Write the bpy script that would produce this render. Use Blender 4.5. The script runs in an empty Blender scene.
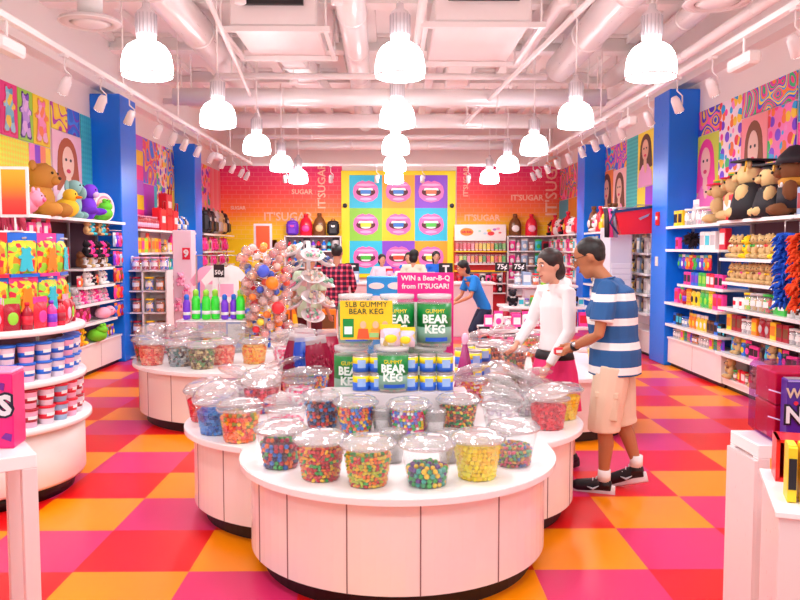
import bpy, bmesh, math, random
from math import sin, cos, tan, pi, radians, sqrt, atan2
from mathutils import Vector, Matrix
random.seed(7)
S = bpy.context.scene
COL = S.collection
# ------------------------------------------------------------ camera, world, light, exposure
FPX = 785.0; TH = radians(3.85); YA = radians(0.7); H = 1.71
cam_d = bpy.data.cameras.new('camera'); cam_d.sensor_width = 36; cam_d.lens = FPX * 36 / 800
cam_d.clip_end = 100
cam = bpy.data.objects.new('camera', cam_d); COL.objects.link(cam)
cam.location = (0, 0, H); cam.rotation_euler = (pi/2 - TH, 0, -YA); S.camera = cam
W = bpy.data.worlds.new('world'); S.world = W; W.use_nodes = True
W.node_tree.nodes['Background'].inputs[0].default_value = (0.95, 0.98, 1.0, 1)
W.node_tree.nodes['Background'].inputs[1].default_value = 1.0      # bright mall outside the open shop front
S.view_settings.view_transform = 'Standard'; S.view_settings.look = 'None'; S.view_settings.gamma = 1
S.view_settings.exposure = -0.4
S.cycles.use_denoising = True
S.cycles.max_bounces = 7; S.cycles.transparent_max_bounces = 24; S.cycles.diffuse_bounces = 4; S.cycles.glossy_bounces = 3
S.cycles.sample_clamp_indirect = 6
LAMP_E = 19.0
LAMP_W = 25.0      # bulb of each pendant, shining out of the open dome       # emission of the white pendant domes
SPOT_W = 50.0       # wattage of a track spotlight
PEND = [(x, 6.5 + 2.62*k) for k in range(-2, 5) for x in (-1.97, 0.08, 2.13)]  # the two rows nearest the camera are unseen, added for more light

# ------------------------------------------------------------ camera-ray helpers: where a photo pixel lies in the shop
def ray(px, py):
    a = (px-400)/FPX; b = (300-py)/FPX
    y = cos(TH)+b*sin(TH); z = -sin(TH)+b*cos(TH)
    return (a*cos(YA)+y*sin(YA), -a*sin(YA)+y*cos(YA), z)
def atz(px, py, z): r = ray(px, py); t = (z-H)/r[2]; return Vector((r[0]*t, r[1]*t, z))
def aty(px, py, Y): r = ray(px, py); t = Y/r[1]; return Vector((r[0]*t, Y, H+r[2]*t))
def atx(px, py, X): r = ray(px, py); t = X/r[0]; return Vector((X, r[1]*t, H+r[2]*t))

# ------------------------------------------------------------ materials
_m = {}
def lin(h):
    h = h.lstrip('#'); o = []
    for i in (0, 2, 4):
        c = int(h[i:i+2], 16)/255; o.append(c/12.92 if c <= .04045 else ((c+.055)/1.055)**2.4)
    return (*o, 1)
def mat(h, rough=.45, metal=0, emit=0, trans=0):
    key = (h, rough, metal, emit, trans)
    if key in _m: return _m[key]
    m = bpy.data.materials.new('paint_' + h.strip('#')); m.use_nodes = True
    b = m.node_tree.nodes['Principled BSDF']; c = lin(h)
    b.inputs['Base Color'].default_value = c; b.inputs['Roughness'].default_value = rough
    b.inputs['Metallic'].default_value = metal
    if emit: b.inputs['Emission Color'].default_value = c; b.inputs['Emission Strength'].default_value = emit
    nt = m.node_tree
    n = nt.nodes.new('ShaderNodeTexNoise'); n.inputs['Scale'].default_value = 30
    r = nt.nodes.new('ShaderNodeMapRange'); r.inputs['To Min'].default_value = max(0, rough-.06); r.inputs['To Max'].default_value = min(1, rough+.06)
    nt.links.new(n.outputs['Fac'], r.inputs['Value']); nt.links.new(r.outputs[0], b.inputs['Roughness'])
    _m[key] = m; return m
def nodes(name):
    m = bpy.data.materials.new(name); m.use_nodes = True
    nt = m.node_tree; return m, nt, nt.nodes['Principled BSDF']
def clear(name, tint='#ffffff', white=.03, gl=.1):
    k = ('clear', tint, white, gl)
    if k in _m: return _m[k]
    m = bpy.data.materials.new(name); m.use_nodes = True; nt = m.node_tree
    for n in list(nt.nodes): nt.nodes.remove(n)
    out = nt.nodes.new('ShaderNodeOutputMaterial'); t = nt.nodes.new('ShaderNodeBsdfTransparent'); t.inputs[0].default_value = lin(tint)
    g = nt.nodes.new('ShaderNodeBsdfGlossy'); g.inputs['Roughness'].default_value = .08
    d = nt.nodes.new('ShaderNodeBsdfDiffuse'); d.inputs[0].default_value = (.95, .93, .93, 1)
    lw = nt.nodes.new('ShaderNodeLayerWeight'); lw.inputs[0].default_value = .35
    mr = nt.nodes.new('ShaderNodeMapRange'); mr.inputs['To Min'].default_value = gl*.25; mr.inputs['To Max'].default_value = min(1, gl*3)
    nt.links.new(lw.outputs['Facing'], mr.inputs['Value'])
    m1 = nt.nodes.new('ShaderNodeMixShader'); m2 = nt.nodes.new('ShaderNodeMixShader'); m1.inputs[0].default_value = white
    nt.links.new(t.outputs[0], m1.inputs[1]); nt.links.new(d.outputs[0], m1.inputs[2])
    nt.links.new(mr.outputs[0], m2.inputs[0]); nt.links.new(m1.outputs[0], m2.inputs[1]); nt.links.new(g.outputs[0], m2.inputs[2])
    nt.links.new(m2.outputs[0], out.inputs[0]); _m[k] = m; return m
CLR = clear('clear_plastic'); LID = clear('clear_lid', white=.16, gl=.2)  # the lid's white share mixes a pale sheen into its colour
WHITE = mat('#f4ecea', .35); PAINT = mat('#faf3f0', .6); BLACK = mat('#120d10', .4); STEEL = mat('#c9c4c4', .3, .8)
COUNTER = mat('#faf6f6', .22)
def ramp(nt, cols, interp='CONSTANT', pos=None):
    r = nt.nodes.new('ShaderNodeValToRGB'); cr = r.color_ramp; cr.interpolation = interp
    while len(cr.elements) < len(cols): cr.elements.new(.5)
    for i, c in enumerate(cols):
        cr.elements[i].position = pos[i] if pos else i/len(cols) if interp == 'CONSTANT' else i/max(1, len(cols)-1)
        cr.elements[i].color = lin(c)
    return r
HOT = ['#ff2e9a', '#ffd21c', '#18a9e8', '#7b2fe0', '#ff7a1c', '#3cd070', '#f02a3c', '#ff8fd0']
def art(kind, cols=None, scale=1.0, base='#ffffff'):
    """procedural poster art in the object's own coordinates (poster lies in its local xz plane)"""
    k = ('art', kind, tuple(cols or ()), scale, base)
    if k in _m: return _m[k]
    m, nt, b = nodes('poster_' + kind); b.inputs['Roughness'].default_value = .5
    tc = nt.nodes.new('ShaderNodeTexCoord'); cols = cols or HOT
    if kind == 'dots':
        mp = nt.nodes.new('ShaderNodeMapping'); mp.inputs['Scale'].default_value = (6.5*scale, .001, 6.5*scale); nt.links.new(tc.outputs['Object'], mp.inputs[0])
        v = nt.nodes.new('ShaderNodeTexVoronoi'); v.inputs['Scale'].default_value = 1; v.inputs['Randomness'].default_value = .8
        nt.links.new(mp.outputs[0], v.inputs['Vector'])
        s = nt.nodes.new('ShaderNodeSeparateColor'); nt.links.new(v.outputs['Color'], s.inputs[0])
        r = ramp(nt, cols); nt.links.new(s.outputs[0], r.inputs[0])
        lt = nt.nodes.new('ShaderNodeMath'); lt.operation = 'LESS_THAN'; lt.inputs[1].default_value = .56; nt.links.new(v.outputs['Distance'], lt.inputs[0])
        mx = nt.nodes.new('ShaderNodeMix'); mx.data_type = 'RGBA'; mx.inputs['A'].default_value = lin(base)
        nt.links.new(lt.outputs[0], mx.inputs['Factor']); nt.links.new(r.outputs[0], mx.inputs['B']); nt.links.new(mx.outputs['Result'], b.inputs[0])
    elif kind == 'swirl':
        n = nt.nodes.new('ShaderNodeTexNoise'); n.inputs['Scale'].default_value = 1.3*scale; n.inputs['Detail'].default_value = 0; n.inputs['Distortion'].default_value = 1.2
        nt.links.new(tc.outputs['Object'], n.inputs['Vector'])
        mu = nt.nodes.new('ShaderNodeMath'); mu.operation = 'MULTIPLY'; mu.inputs[1].default_value = 5.0; nt.links.new(n.outputs['Fac'], mu.inputs[0])
        fr = nt.nodes.new('ShaderNodeMath'); fr.operation = 'FRACT'; nt.links.new(mu.outputs[0], fr.inputs[0])
        r = ramp(nt, cols); nt.links.new(fr.outputs[0], r.inputs[0]); nt.links.new(r.outputs[0], b.inputs[0])
    elif kind in ('stripes', 'bands'):
        sp = nt.nodes.new('ShaderNodeSeparateXYZ'); nt.links.new(tc.outputs['Object'], sp.inputs[0])
        mu = nt.nodes.new('ShaderNodeMath'); mu.operation = 'MULTIPLY'; mu.inputs[1].default_value = scale; nt.links.new(sp.outputs[0 if kind == 'stripes' else 2], mu.inputs[0])
        fr = nt.nodes.new('ShaderNodeMath'); fr.operation = 'FRACT'; nt.links.new(mu.outputs[0], fr.inputs[0])
        r = ramp(nt, cols); nt.links.new(fr.outputs[0], r.inputs[0]); nt.links.new(r.outputs[0], b.inputs[0])
    elif kind == 'lattice':
        ck = nt.nodes.new('ShaderNodeTexChecker'); ck.inputs['Color1'].default_value = lin(cols[0]); ck.inputs['Color2'].default_value = lin(cols[1])
        mp = nt.nodes.new('ShaderNodeMapping'); mp.inputs['Rotation'].default_value = (0, pi/4, 0); mp.inputs['Location'].default_value = (0, .37, 0); mp.inputs['Scale'].default_value = (14*scale, .01, 14*scale)
        ck.inputs['Scale'].default_value = 1; nt.links.new(tc.outputs['Object'], mp.inputs[0]); nt.links.new(mp.outputs[0], ck.inputs[0]); nt.links.new(ck.outputs[0], b.inputs[0])
    elif kind == 'confetti':   # busy printed packaging
        v = nt.nodes.new('ShaderNodeTexVoronoi'); v.inputs['Scale'].default_value = 34*scale; nt.links.new(tc.outputs['Object'], v.inputs['Vector'])
        s = nt.nodes.new('ShaderNodeSeparateColor'); nt.links.new(v.outputs['Color'], s.inputs[0])
        r = ramp(nt, cols); nt.links.new(s.outputs[1], r.inputs[0]); nt.links.new(r.outputs[0], b.inputs[0])
    _m[k] = m; return m
# ------------------------------------------------------------ mesh collecting
class MB:
    def __init__(s): s.v = []; s.f = []; s.mi = []; s.sm = []
    def add(s, vs, fs, mi=0, smooth=False, M=None):
        o = len(s.v)
        if M is not None: vs = [M @ Vector(v) for v in vs]
        s.v += [tuple(v) for v in vs]
        for f in fs: s.f.append(tuple(i+o for i in f)); s.mi.append(mi); s.sm.append(smooth)
        return s
    def box(s, c, d, mi=0, rz=0, M=None, bev=0):
        x, y, z = [k/2 for k in d]
        if bev:
            b = min(bev, x*.9, y*.9, z*.9); P = []
            for sx in (-1, 1):
                for sy in (-1, 1):
                    for sz in (-1, 1):
                        P += [(sx*(x-b), sy*(y-b), sz*z), (sx*(x-b), sy*y, sz*(z-b)), (sx*x, sy*(y-b), sz*(z-b))]
            bm = bmesh.new(); vv = [bm.verts.new(p) for p in P]; bmesh.ops.convex_hull(bm, input=vv)
            bmesh.ops.dissolve_limit(bm, angle_limit=.02, verts=bm.verts[:], edges=bm.edges[:])
            bm.verts.index_update(); vs = [tuple(v.co) for v in bm.verts]; fs = [tuple(v.index for v in f.verts) for f in bm.faces]; bm.free()
        else:
            vs = [(a, b_, c_) for a in (-x, x) for b_ in (-y, y) for c_ in (-z, z)]
            fs = [(0, 1, 3, 2), (4, 6, 7, 5), (0, 4, 5, 1), (2, 3, 7, 6), (0, 2, 6, 4), (1, 5, 7, 3)]
        T = Matrix.Translation(c) @ Matrix.Rotation(rz, 4, 'Z')
        if M is not None: T = M @ T
        return s.add(vs, fs, mi, False, T)
    def lathe(s, prof, n=24, c=(0, 0, 0), mi=0, smooth=True, M=None, a0=0, a1=2*pi, sx=1, sy=1):
        full = abs(a1-a0-2*pi) < 1e-6; k = n if full else n+1; vs = []; fs = []
        for r, z in prof:
            for i in range(k):
                a = a0+(a1-a0)*i/n; vs.append((c[0]+r*cos(a)*sx, c[1]+r*sin(a)*sy, c[2]+z))
        for j in range(len(prof)-1):
            for i in range(n):
                i2 = (i+1) % k; fs.append((j*k+i, j*k+i2, (j+1)*k+i2, (j+1)*k+i))
        if full:
            if prof[0][0] > 1e-5: fs.append(tuple(range(k))[::-1])
            if prof[-1][0] > 1e-5: fs.append(tuple((len(prof)-1)*k+i for i in range(k)))
        return s.add(vs, fs, mi, smooth, M)
    def cyl(s, c, r, h, n=20, mi=0, M=None, r2=None): return s.lathe([(r, 0), (r2 if r2 is not None else r, h)], n, c, mi, False, M) if n < 7 else s.lathe([(r, 0), (r if r2 is None else r2, h)], n, c, mi, True, M)
    def ball(s, c, r, n=10, mi=0, M=None):
        rx, ry, rz = (r, r, r) if not hasattr(r, '__len__') else r
        m = max(4, n*2//3); vs = [(0, 0, -1)]; fs = []
        for j in range(1, m):
            t = pi*j/m
            for i in range(n): a = 2*pi*i/n; vs.append((sin(t)*cos(a), sin(t)*sin(a), -cos(t)))
        vs.append((0, 0, 1)); L = len(vs)-1
        for i in range(n):
            fs.append((0, 1+(i+1) % n, 1+i)); fs.append((L, L-n+i, L-n+(i+1) % n))
            for j in range(m-2): a = 1+j*n; fs.append((a+i, a+(i+1) % n, a+n+(i+1) % n, a+n+i))
        vs = [(c[0]+x*rx, c[1]+y*ry, c[2]+z*rz) for x, y, z in vs]
        return s.add(vs, fs, mi, True, M)
    def tube(s, pts, rad, n=8, mi=0, M=None, flat=None, cap=True):
        """swept tube; rad a number or list; flat=(kx,ky) squashes the section (kx along the side axis)"""
        P = [Vector(p) for p in pts]; R = rad if hasattr(rad, '__len__') else [rad]*len(P); vs = []; fs = []
        up = None
        for j, p in enumerate(P):
            t = (P[min(j+1, len(P)-1)]-P[max(j-1, 0)]).normalized()
            if up is None:
                up = Vector((0, 1, 0)) if abs(t.y) < .9 else Vector((1, 0, 0))
            a = t.cross(up).normalized(); up = a.cross(t).normalized()
            kx, ky = flat if flat else (1, 1)
            for i in range(n):
                g = 2*pi*i/n; vs.append(p+a*(cos(g)*R[j]*kx)+up*(sin(g)*R[j]*ky))
        for j in range(len(P)-1):
            for i in range(n): fs.append((j*n+i, j*n+(i+1) % n, (j+1)*n+(i+1) % n, (j+1)*n+i))
        if cap: fs.append(tuple(range(n))[::-1]); fs.append(tuple((len(P)-1)*n+i for i in range(n)))
        return s.add(vs, fs, mi, True, M)
    def prism(s, pts, y0, y1, mi=0, M=None):
        """outline in xz, thickness along y"""
        n = len(pts); vs = [(x, y0, z) for x, z in pts]+[(x, y1, z) for x, z in pts]
        fs = [tuple(range(n)), tuple(range(2*n-1, n-1, -1))]+[(i, i+n, (i+1) % n+n, (i+1) % n) for i in range(n)]
        return s.add(vs, fs, mi, False, M)
    def slab(s, pts, z0, z1, mi=0, M=None):
        n = len(pts); vs = [(x, y, z0) for x, y in pts]+[(x, y, z1) for x, y in pts]
        fs = [tuple(range(n))[::-1], tuple(range(n, 2*n))]+[(i, (i+1) % n, (i+1) % n+n, i+n) for i in range(n)]
        return s.add(vs, fs, mi, False, M)
    def text(s, txt, size, mi=0, M=None, depth=.002, bend=None, bold=0):
        """raised lettering, centred, reading along +x in the xz plane and facing -y"""
        cu = bpy.data.curves.new('t', 'FONT'); cu.body = txt; cu.size = size; cu.align_x = 'CENTER'; cu.align_y = 'CENTER'; cu.extrude = depth/2; cu.offset = bold; cu.resolution_u = 2
        o = bpy.data.objects.new('t', cu); COL.objects.link(o); dg = bpy.context.evaluated_depsgraph_get()
        me = bpy.data.meshes.new_from_object(o.evaluated_get(dg)); vs = []
        for v in me.vertices:
            x, y, z = v.co.x, -v.co.z, v.co.y
            if bend: a = x/bend; rr = bend-y; x, y = rr*sin(a), -rr*cos(a)
            vs.append((x, y, z))
        fs = [tuple(p.vertices) for p in me.polygons]
        bpy.data.objects.remove(o); bpy.data.curves.remove(cu); bpy.data.meshes.remove(me)
        return s.add(vs, fs, mi, False, M)
    def mesh(s, name, mats):
        me = bpy.data.meshes.new(name); me.from_pydata(s.v, [], s.f)
        mats = mats if isinstance(mats, (list, tuple)) else [mats]
        for m in mats: me.materials.append(m)
        me.polygons.foreach_set('material_index', s.mi); me.polygons.foreach_set('use_smooth', s.sm); me.update(); return me
    def build(s, name, mats, parent=None, link=True):
        o = bpy.data.objects.new(name, s.mesh(name, mats))
        if link: COL.objects.link(o)
        if parent is not None: o.parent = parent
        return o
def T(x=0, y=0, z=0): return Matrix.Translation((x, y, z))
def Rz(a): return Matrix.Rotation(a, 4, 'Z')
def Rx(a): return Matrix.Rotation(a, 4, 'X')
def Ry(a): return Matrix.Rotation(a, 4, 'Y')
def tag(o, label, cat, group=None):
    o['label'] = label; o['category'] = cat
    if group: o['group'] = group
    return o
def struct(o): o['kind'] = 'structure'; return o
def stuff(o): o['kind'] = 'stuff'; return o
def empty(name, loc=(0, 0, 0), rz=0, link=True):
    o = bpy.data.objects.new(name, None); o.empty_display_size = .1
    if link: COL.objects.link(o)
    o.location = loc; o.rotation_euler = (0, 0, rz); return o
# a prototype is a tree (mesh, [children]) kept out of the scene; put() copies it and its parts into the scene
class Proto:
    def __init__(s, name, mb, mats): s.o = mb.build(name, mats, link=False); s.kids = []
    def part(s, name, mb, mats, kind=None, label=None):
        p = Proto(name, mb, mats); s.kids.append(p)
        if kind: p.o['kind'] = kind
        if label: p.o['label'] = label
        return p
def put(p, loc, rz=0, label=None, cat=None, group=None, sc=None, tilt=None, parent=None):
    c = p.o.copy(); COL.objects.link(c)
    if parent is not None: c.parent = parent
    else:
        c.location = loc; c.rotation_euler = (tilt[0], tilt[1], rz) if tilt else (0, 0, rz)
        if sc: c.scale = sc if hasattr(sc, '__len__') else (sc, sc, sc)
        tag(c, label, cat, group)
    for k in p.kids: put(k, None, parent=c)
    return c
_pc = {}
def proto(fn, *a):
    k = (fn.__name__,)+a
    if k not in _pc: _pc[k] = fn(*a)
    return _pc[k]
ORD = 'first second third fourth fifth sixth seventh eighth ninth tenth eleventh twelfth thirteenth fourteenth fifteenth sixteenth seventeenth eighteenth nineteenth twentieth twenty-first twenty-second twenty-third twenty-fourth twenty-fifth'.split()
CN = {'#e8203a': 'red', '#ff3fa0': 'pink', '#ffb3d0': 'pale pink', '#ff8a1e': 'orange', '#ffd61f': 'yellow', '#3fc04a': 'green', '#1c6fe0': 'blue', '#7a35d8': 'purple', '#f4f0ee': 'white', '#1c1520': 'black', '#35c6d8': 'teal', '#7a4a28': 'brown', '#d9b880': 'tan', '#9adf3a': 'lime', '#b0102c': 'crimson', '#9fb8d8': 'pale blue', '#c9c0c4': 'silver'}
NC = {v: k for k, v in CN.items()}
# ------------------------------------------------------------ the setting
XW, YB, ZC = 4.4, 20.5, 4.9
def floor_mat():
    m, nt, b = nodes('vinyl_checker'); s = .6096; X0, Y0 = -1.676, 4.055
    tc = nt.nodes.new('ShaderNodeTexCoord'); sp = nt.nodes.new('ShaderNodeSeparateXYZ'); nt.links.new(tc.outputs['Object'], sp.inputs[0])
    def mth(op, a, b_=None):
        n = nt.nodes.new('ShaderNodeMath'); n.operation = op
        for i, v in enumerate((a, b_)):
            if v is None: continue
            if isinstance(v, (int, float)): n.inputs[i].default_value = v
            else: nt.links.new(v, n.inputs[i])
        return n.outputs[0]
    u = mth('DIVIDE', mth('SUBTRACT', sp.outputs[0], X0), s); v = mth('DIVIDE', mth('SUBTRACT', sp.outputs[1], Y0), s)
    c = mth('FLOOR', u); r = mth('ADD', mth('FLOOR', v), 1)
    q = mth('SUBTRACT', c, r); q = mth('SUBTRACT', q, mth('MULTIPLY', mth('FLOOR', mth('DIVIDE', mth('ADD', q, .5), 3)), 3))
    rp = ramp(nt, ['#ff9400', '#dd2f6c', '#e8141a'], pos=[0, .3, .6]); nt.links.new(mth('DIVIDE', mth('ADD', q, .2), 3), rp.inputs[0])
    no = nt.nodes.new('ShaderNodeTexNoise'); no.inputs['Scale'].default_value = 9; no.inputs['Detail'].default_value = 6
    hs = nt.nodes.new('ShaderNodeHueSaturation'); mr = nt.nodes.new('ShaderNodeMapRange'); mr.inputs['To Min'].default_value = .88; mr.inputs['To Max'].default_value = 1.1
    nt.links.new(no.outputs['Fac'], mr.inputs['Value']); nt.links.new(mr.outputs[0], hs.inputs['Value']); nt.links.new(rp.outputs[0], hs.inputs['Color'])
    # thin joint between tiles
    nt.links.new(hs.outputs[0], b.inputs['Base Color']); b.inputs['Roughness'].default_value = .3; b.inputs['Specular IOR Level'].default_value = .35
    return m
struct(MB().box((0, 10, -.05), (8.8, 21, .1)).build('floor', floor_mat()))
WALLP = mat('#f4e8e4', .7)
def gradient_wall():
    m, nt, b = nodes('gradient_wallpaper'); tc = nt.nodes.new('ShaderNodeTexCoord'); sp = nt.nodes.new('ShaderNodeSeparateXYZ'); nt.links.new(tc.outputs['Object'], sp.inputs[0])
    mr = nt.nodes.new('ShaderNodeMapRange'); mr.inputs['From Min'].default_value = 1.9; mr.inputs['From Max'].default_value = 3.8; nt.links.new(sp.outputs[2], mr.inputs['Value'])
    r = ramp(nt, ['#ffd800', '#ffcf12', '#ff7a2a', '#f8414a', '#ee1f78'], 'LINEAR', [0, .14, .38, .65, 1]); nt.links.new(mr.outputs[0], r.inputs[0])
    br = nt.nodes.new('ShaderNodeTexBrick'); mp = nt.nodes.new('ShaderNodeMapping'); mp.inputs['Rotation'].default_value = (pi/2, 0, 0); nt.links.new(tc.outputs['Object'], mp.inputs[0]); nt.links.new(mp.outputs[0], br.inputs[0])
    br.inputs['Scale'].default_value = 2.2; br.inputs['Mortar Size'].default_value = .02; br.inputs['Color1'].default_value = (0, 0, 0, 1); br.inputs['Color2'].default_value = (0, 0, 0, 1); br.inputs['Mortar'].default_value = (1, 1, 1, 1)
    mx = nt.nodes.new('ShaderNodeMix'); mx.data_type = 'RGBA'; mu = nt.nodes.new('ShaderNodeMath'); mu.operation = 'MULTIPLY'; mu.inputs[1].default_value = .16
    nt.links.new(br.outputs[0], mu.inputs[0]); nt.links.new(mu.outputs[0], mx.inputs['Factor']); nt.links.new(r.outputs[0], mx.inputs['A']); mx.inputs['B'].default_value = (1, .6, .6, 1)
    nt.links.new(mx.outputs['Result'], b.inputs[0]); b.inputs['Roughness'].default_value = .6
    return m
for sx, nm in ((-1, 'wall_left'), (1, 'wall_right')):
    struct(MB().box((sx*(XW+.05), 10, ZC/2), (.1, 21, ZC)).build(nm, WALLP))
# back wall with a doorway into the yellow stockroom passage
wb = MB(); DX0, DX1, DZ = -3.55, -2.95, 2.3
wb.box(((-XW+DX0)/2, YB+.05, ZC/2), (DX0+XW, .1, ZC)); wb.box(((XW+DX1)/2, YB+.05, ZC/2), (XW-DX1, .1, ZC)); wb.box(((DX0+DX1)/2, YB+.05, (ZC+DZ)/2), (DX1-DX0, .1, ZC-DZ))
struct(wb.build('wall_back', WALLP))
yb = MB(); yb.box(((-XW+DX0)/2, YB-.005, .95), (DX0+XW, .012, 1.9)); yb.box(((DX1-1.25)/2, YB-.005, .95), (-1.25-DX1, .012, 1.9))
struct(yb.build('trim_5', mat('#ffdc00', .6)))
gw = MB()
gw.box(((-XW-1.25)/2, YB-.02, 2.85), (XW-1.25, .04, 1.9)); gw.box(((XW+1.72)/2, YB-.02, 2.85), (XW-1.72, .04, 1.9))
struct(gw.build('trim_1', gradient_wall()))
struct(MB().box((3.05, YB-.015, 1.1), (2.7, .03, 1.6)).build('trim_2', mat('#e9d9dc', .6)))
ps = MB(); ps.box((-3.6, YB+.8, 1.15), (.05, 1.4, 2.3)).box((-2.9, YB+.8, 1.15), (.05, 1.4, 2.3)).box((-3.25, YB+1.5, 1.15), (.75, .05, 2.3)).box((-3.25, YB+.8, 2.33), (.75, 1.4, .05)).box((-3.25, YB+.8, -.03), (.75, 1.4, .05))
struct(ps.build('wall_passage', mat('#b06a10', .7)))
struct(MB().box((0, 10, ZC+.05), (8.8, 21, .1)).build('ceiling', PAINT))
# beams of the deck: round-cornered steel joists and the bulkhead over each wall
for i, y in enumerate((9.8, 12.1, 14.4, 16.7, 19.0)):
    b = MB(); b.box((0, y, 4.77), (8.7, .1, .2)); b.box((0, y, 4.66), (8.7, .26, .04)); b.box((0, y, 4.87), (8.7, .26, .05)); struct(b.build('beam', PAINT))
for k in range(16):
    struct(MB().box((-4.2+8.4*k/15, 10, 4.83), (.16, 20.8, .11)).build('ceiling_rib', PAINT))
for sx, nm in ((-1, 'trim_3'), (1, 'trim_4')): struct(MB().box((sx*4.3, 10, 4.45), (.2, 21, .8)).build(nm, PAINT))
BLUE = mat('#0878f4', .3)
for sx, y0, y1, i in ((-1, 11.7, 12.42, 1), (1, 11.25, 11.9, 2), (-1, 16.1, 16.65, 3), (1, 16.1, 16.7, 4)):
    zt = 3.95 if i < 3 else 3.8
    struct(MB().box((sx*4.18, (y0+y1)/2, zt/2), (.44, y1-y0, zt), bev=.01).build('column', BLUE))

# ------------------------------------------------------------ lamps
glow = bpy.data.materials.new('lit_opal_dome'); glow.use_nodes = True
_b = glow.node_tree.nodes['Principled BSDF']; _b.inputs['Base Color'].default_value = (1, 1, 1, 1); _b.inputs['Emission Color'].default_value = (.97, .98, 1, 1); _b.inputs['Emission Strength'].default_value = LAMP_E
dp = [(.06, .19), (.115, .178), (.165, .145), (.2, .09), (.216, .025), (.222, -.045), (.22, -.1), (.19, -.115), (.12, -.13), (.0, -.135)]
pl = Proto('pendant_lamp', MB().lathe([(.0, .192)]+dp, 28), glow)
pl.part('lamp_housing', MB().lathe([(.0, .52), (.03, .515), (.035, .47), (.075, .44), (.085, .42), (.085, .21), (.05, .19), (0, .19)], 20), mat('#d8cfd2', .35, .3))
cr = MB()
for i in range(16):
    a = 2*pi*i/16; cr.box((.087*cos(a), .087*sin(a), .33), (.012, .008, .17), rz=a)
pl.kids[0].part('cooling_fin', cr, mat('#c4babf', .4, .3))
pl.part('rod', MB().cyl((0, 0, .5), .012, 1.31, 8), PAINT)
pl.part('rim_ring', MB().lathe([(.214, -.102), (.223, -.102), (.223, -.088), (.214, -.088)], 28), mat('#e6dcdc', .3))
rows = 'first row added outside the view,over the shop front,nearest the entrance,second from the entrance,midway down the shop,fourth along the shop,by the back wall'.split(',')
for i, (x, y) in enumerate(PEND):
    side = {-1.97: 'row above the gummy-bag stand', .08: 'centre row', 2.13: 'row above the striped-shirt shopper'}[x]
    put(pl, (x, y, 3.19), 0, 'glowing white dome pendant lamp, %s, %s' % (side, rows[i//3]), 'lamp', 'white dome pendant lamps', sc=(.92, .92, .95))
    L = bpy.data.lights.new('bulb', 'AREA'); L.shape = 'DISK'; L.size = .33; L.energy = LAMP_W; L.color = (.95, .98, 1)
    lo = bpy.data.objects.new('bulb_light', L); COL.objects.link(lo); lo.location = (x, y, 3.055)
# ceiling tracks with spot heads
def spot_proto(ax, ay):
    p = Proto('track_spotlight', MB().tube([(0, 0, .26), (0, 0, .14), (.055, 0, .09), (.056, 0, .0)], .008, 6).box((0, 0, .27), (.05, .1, .03)), mat('#ece2e2', .35))
    M = Ry(ay) @ Rx(ax)
    q = p.part('lamp_head', MB().lathe([(.0, .09), (.03, .085), (.045, .05), (.05, -.08), (.045, -.085)], 14, M=M), mat('#ece2e2', .35))
    q.part('lens', MB().lathe([(.0, -.088), (.043, -.086), (.044, -.075), (0, -.07)], 14, M=M), mat('#fff6ee', .3, 0, 14))
    return p
SPP = {-1: spot_proto(.25, .5), 1: spot_proto(.25, -.5), 0: spot_proto(.5, 0)}
for sx, side in ((-1, 'over the gummy-bag stand side'), (1, 'over the bear wall side')):
    tr = MB().box((sx*3.0, 10.3, 3.5), (.06, 13.6, .05)); t = tr.build('lighting_track', WHITE)
    tag(t, 'long white ceiling track %s' % side, 'lighting track')
    for y in (5, 9, 11.3, 14.9, 17): MB().cyl((sx*3.0, y, 3.52), .01, 1.37, 6).build('hanger', PAINT, t)
    ys = [5.9, 7.4, 8.3, 9.2, 10.3, 11.0, 11.6, 12.4, 13.3, 14.2, 15.1, 16.0, 16.6]
    for k, y in enumerate(ys):
        put(SPP[sx], (sx*3.0, y, 3.2), 0, 'white track spotlight, %s along the track %s' % (ORD[k], side), 'spotlight', 'track spotlights')
        if k % 2 == 0:
            L = bpy.data.lights.new('spot', 'SPOT'); L.energy = SPOT_W; L.spot_size = radians(75); L.spot_blend = .6; L.shadow_soft_size = .05; L.color = (1, .94, .88)
            lo = bpy.data.objects.new('spot_light', L); COL.objects.link(lo); lo.location = (sx*3.05, y, 3.08)
            d = Vector((sx*4.2, y+.3, 1.6))-Vector(lo.location); lo.rotation_euler = d.to_track_quat('-Z', 'Y').to_euler()
bt = tag(MB().box((0, 17.3, 3.5), (6.0, .06, .05)).build('lighting_track', WHITE), 'white cross track in front of the lips poster', 'lighting track')
for x in (-2.5, 0, 2.5): MB().cyl((x, 17.3, 3.52), .01, 1.37, 6).build('hanger', PAINT, bt)
for k, x in enumerate((-2.3, -1.3, -.3, .7, 1.7)):
    put(SPP[0], (x, 17.3, 3.2), 0, 'white spotlight, %s on the cross track before the lips poster' % ORD[k], 'spotlight', 'track spotlights')
    L = bpy.data.lights.new('spot', 'SPOT'); L.energy = 170; L.spot_size = radians(70); L.spot_blend = .6; L.shadow_soft_size = .05; L.color = (1, .95, .9)
    lo = bpy.data.objects.new('spot_light', L); COL.objects.link(lo); lo.location = (x, 17.35, 3.1)
    d = Vector((x*1.3, 20.5, 2.3))-Vector(lo.location); lo.rotation_euler = d.to_track_quat('-Z', 'Y').to_euler()
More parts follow.
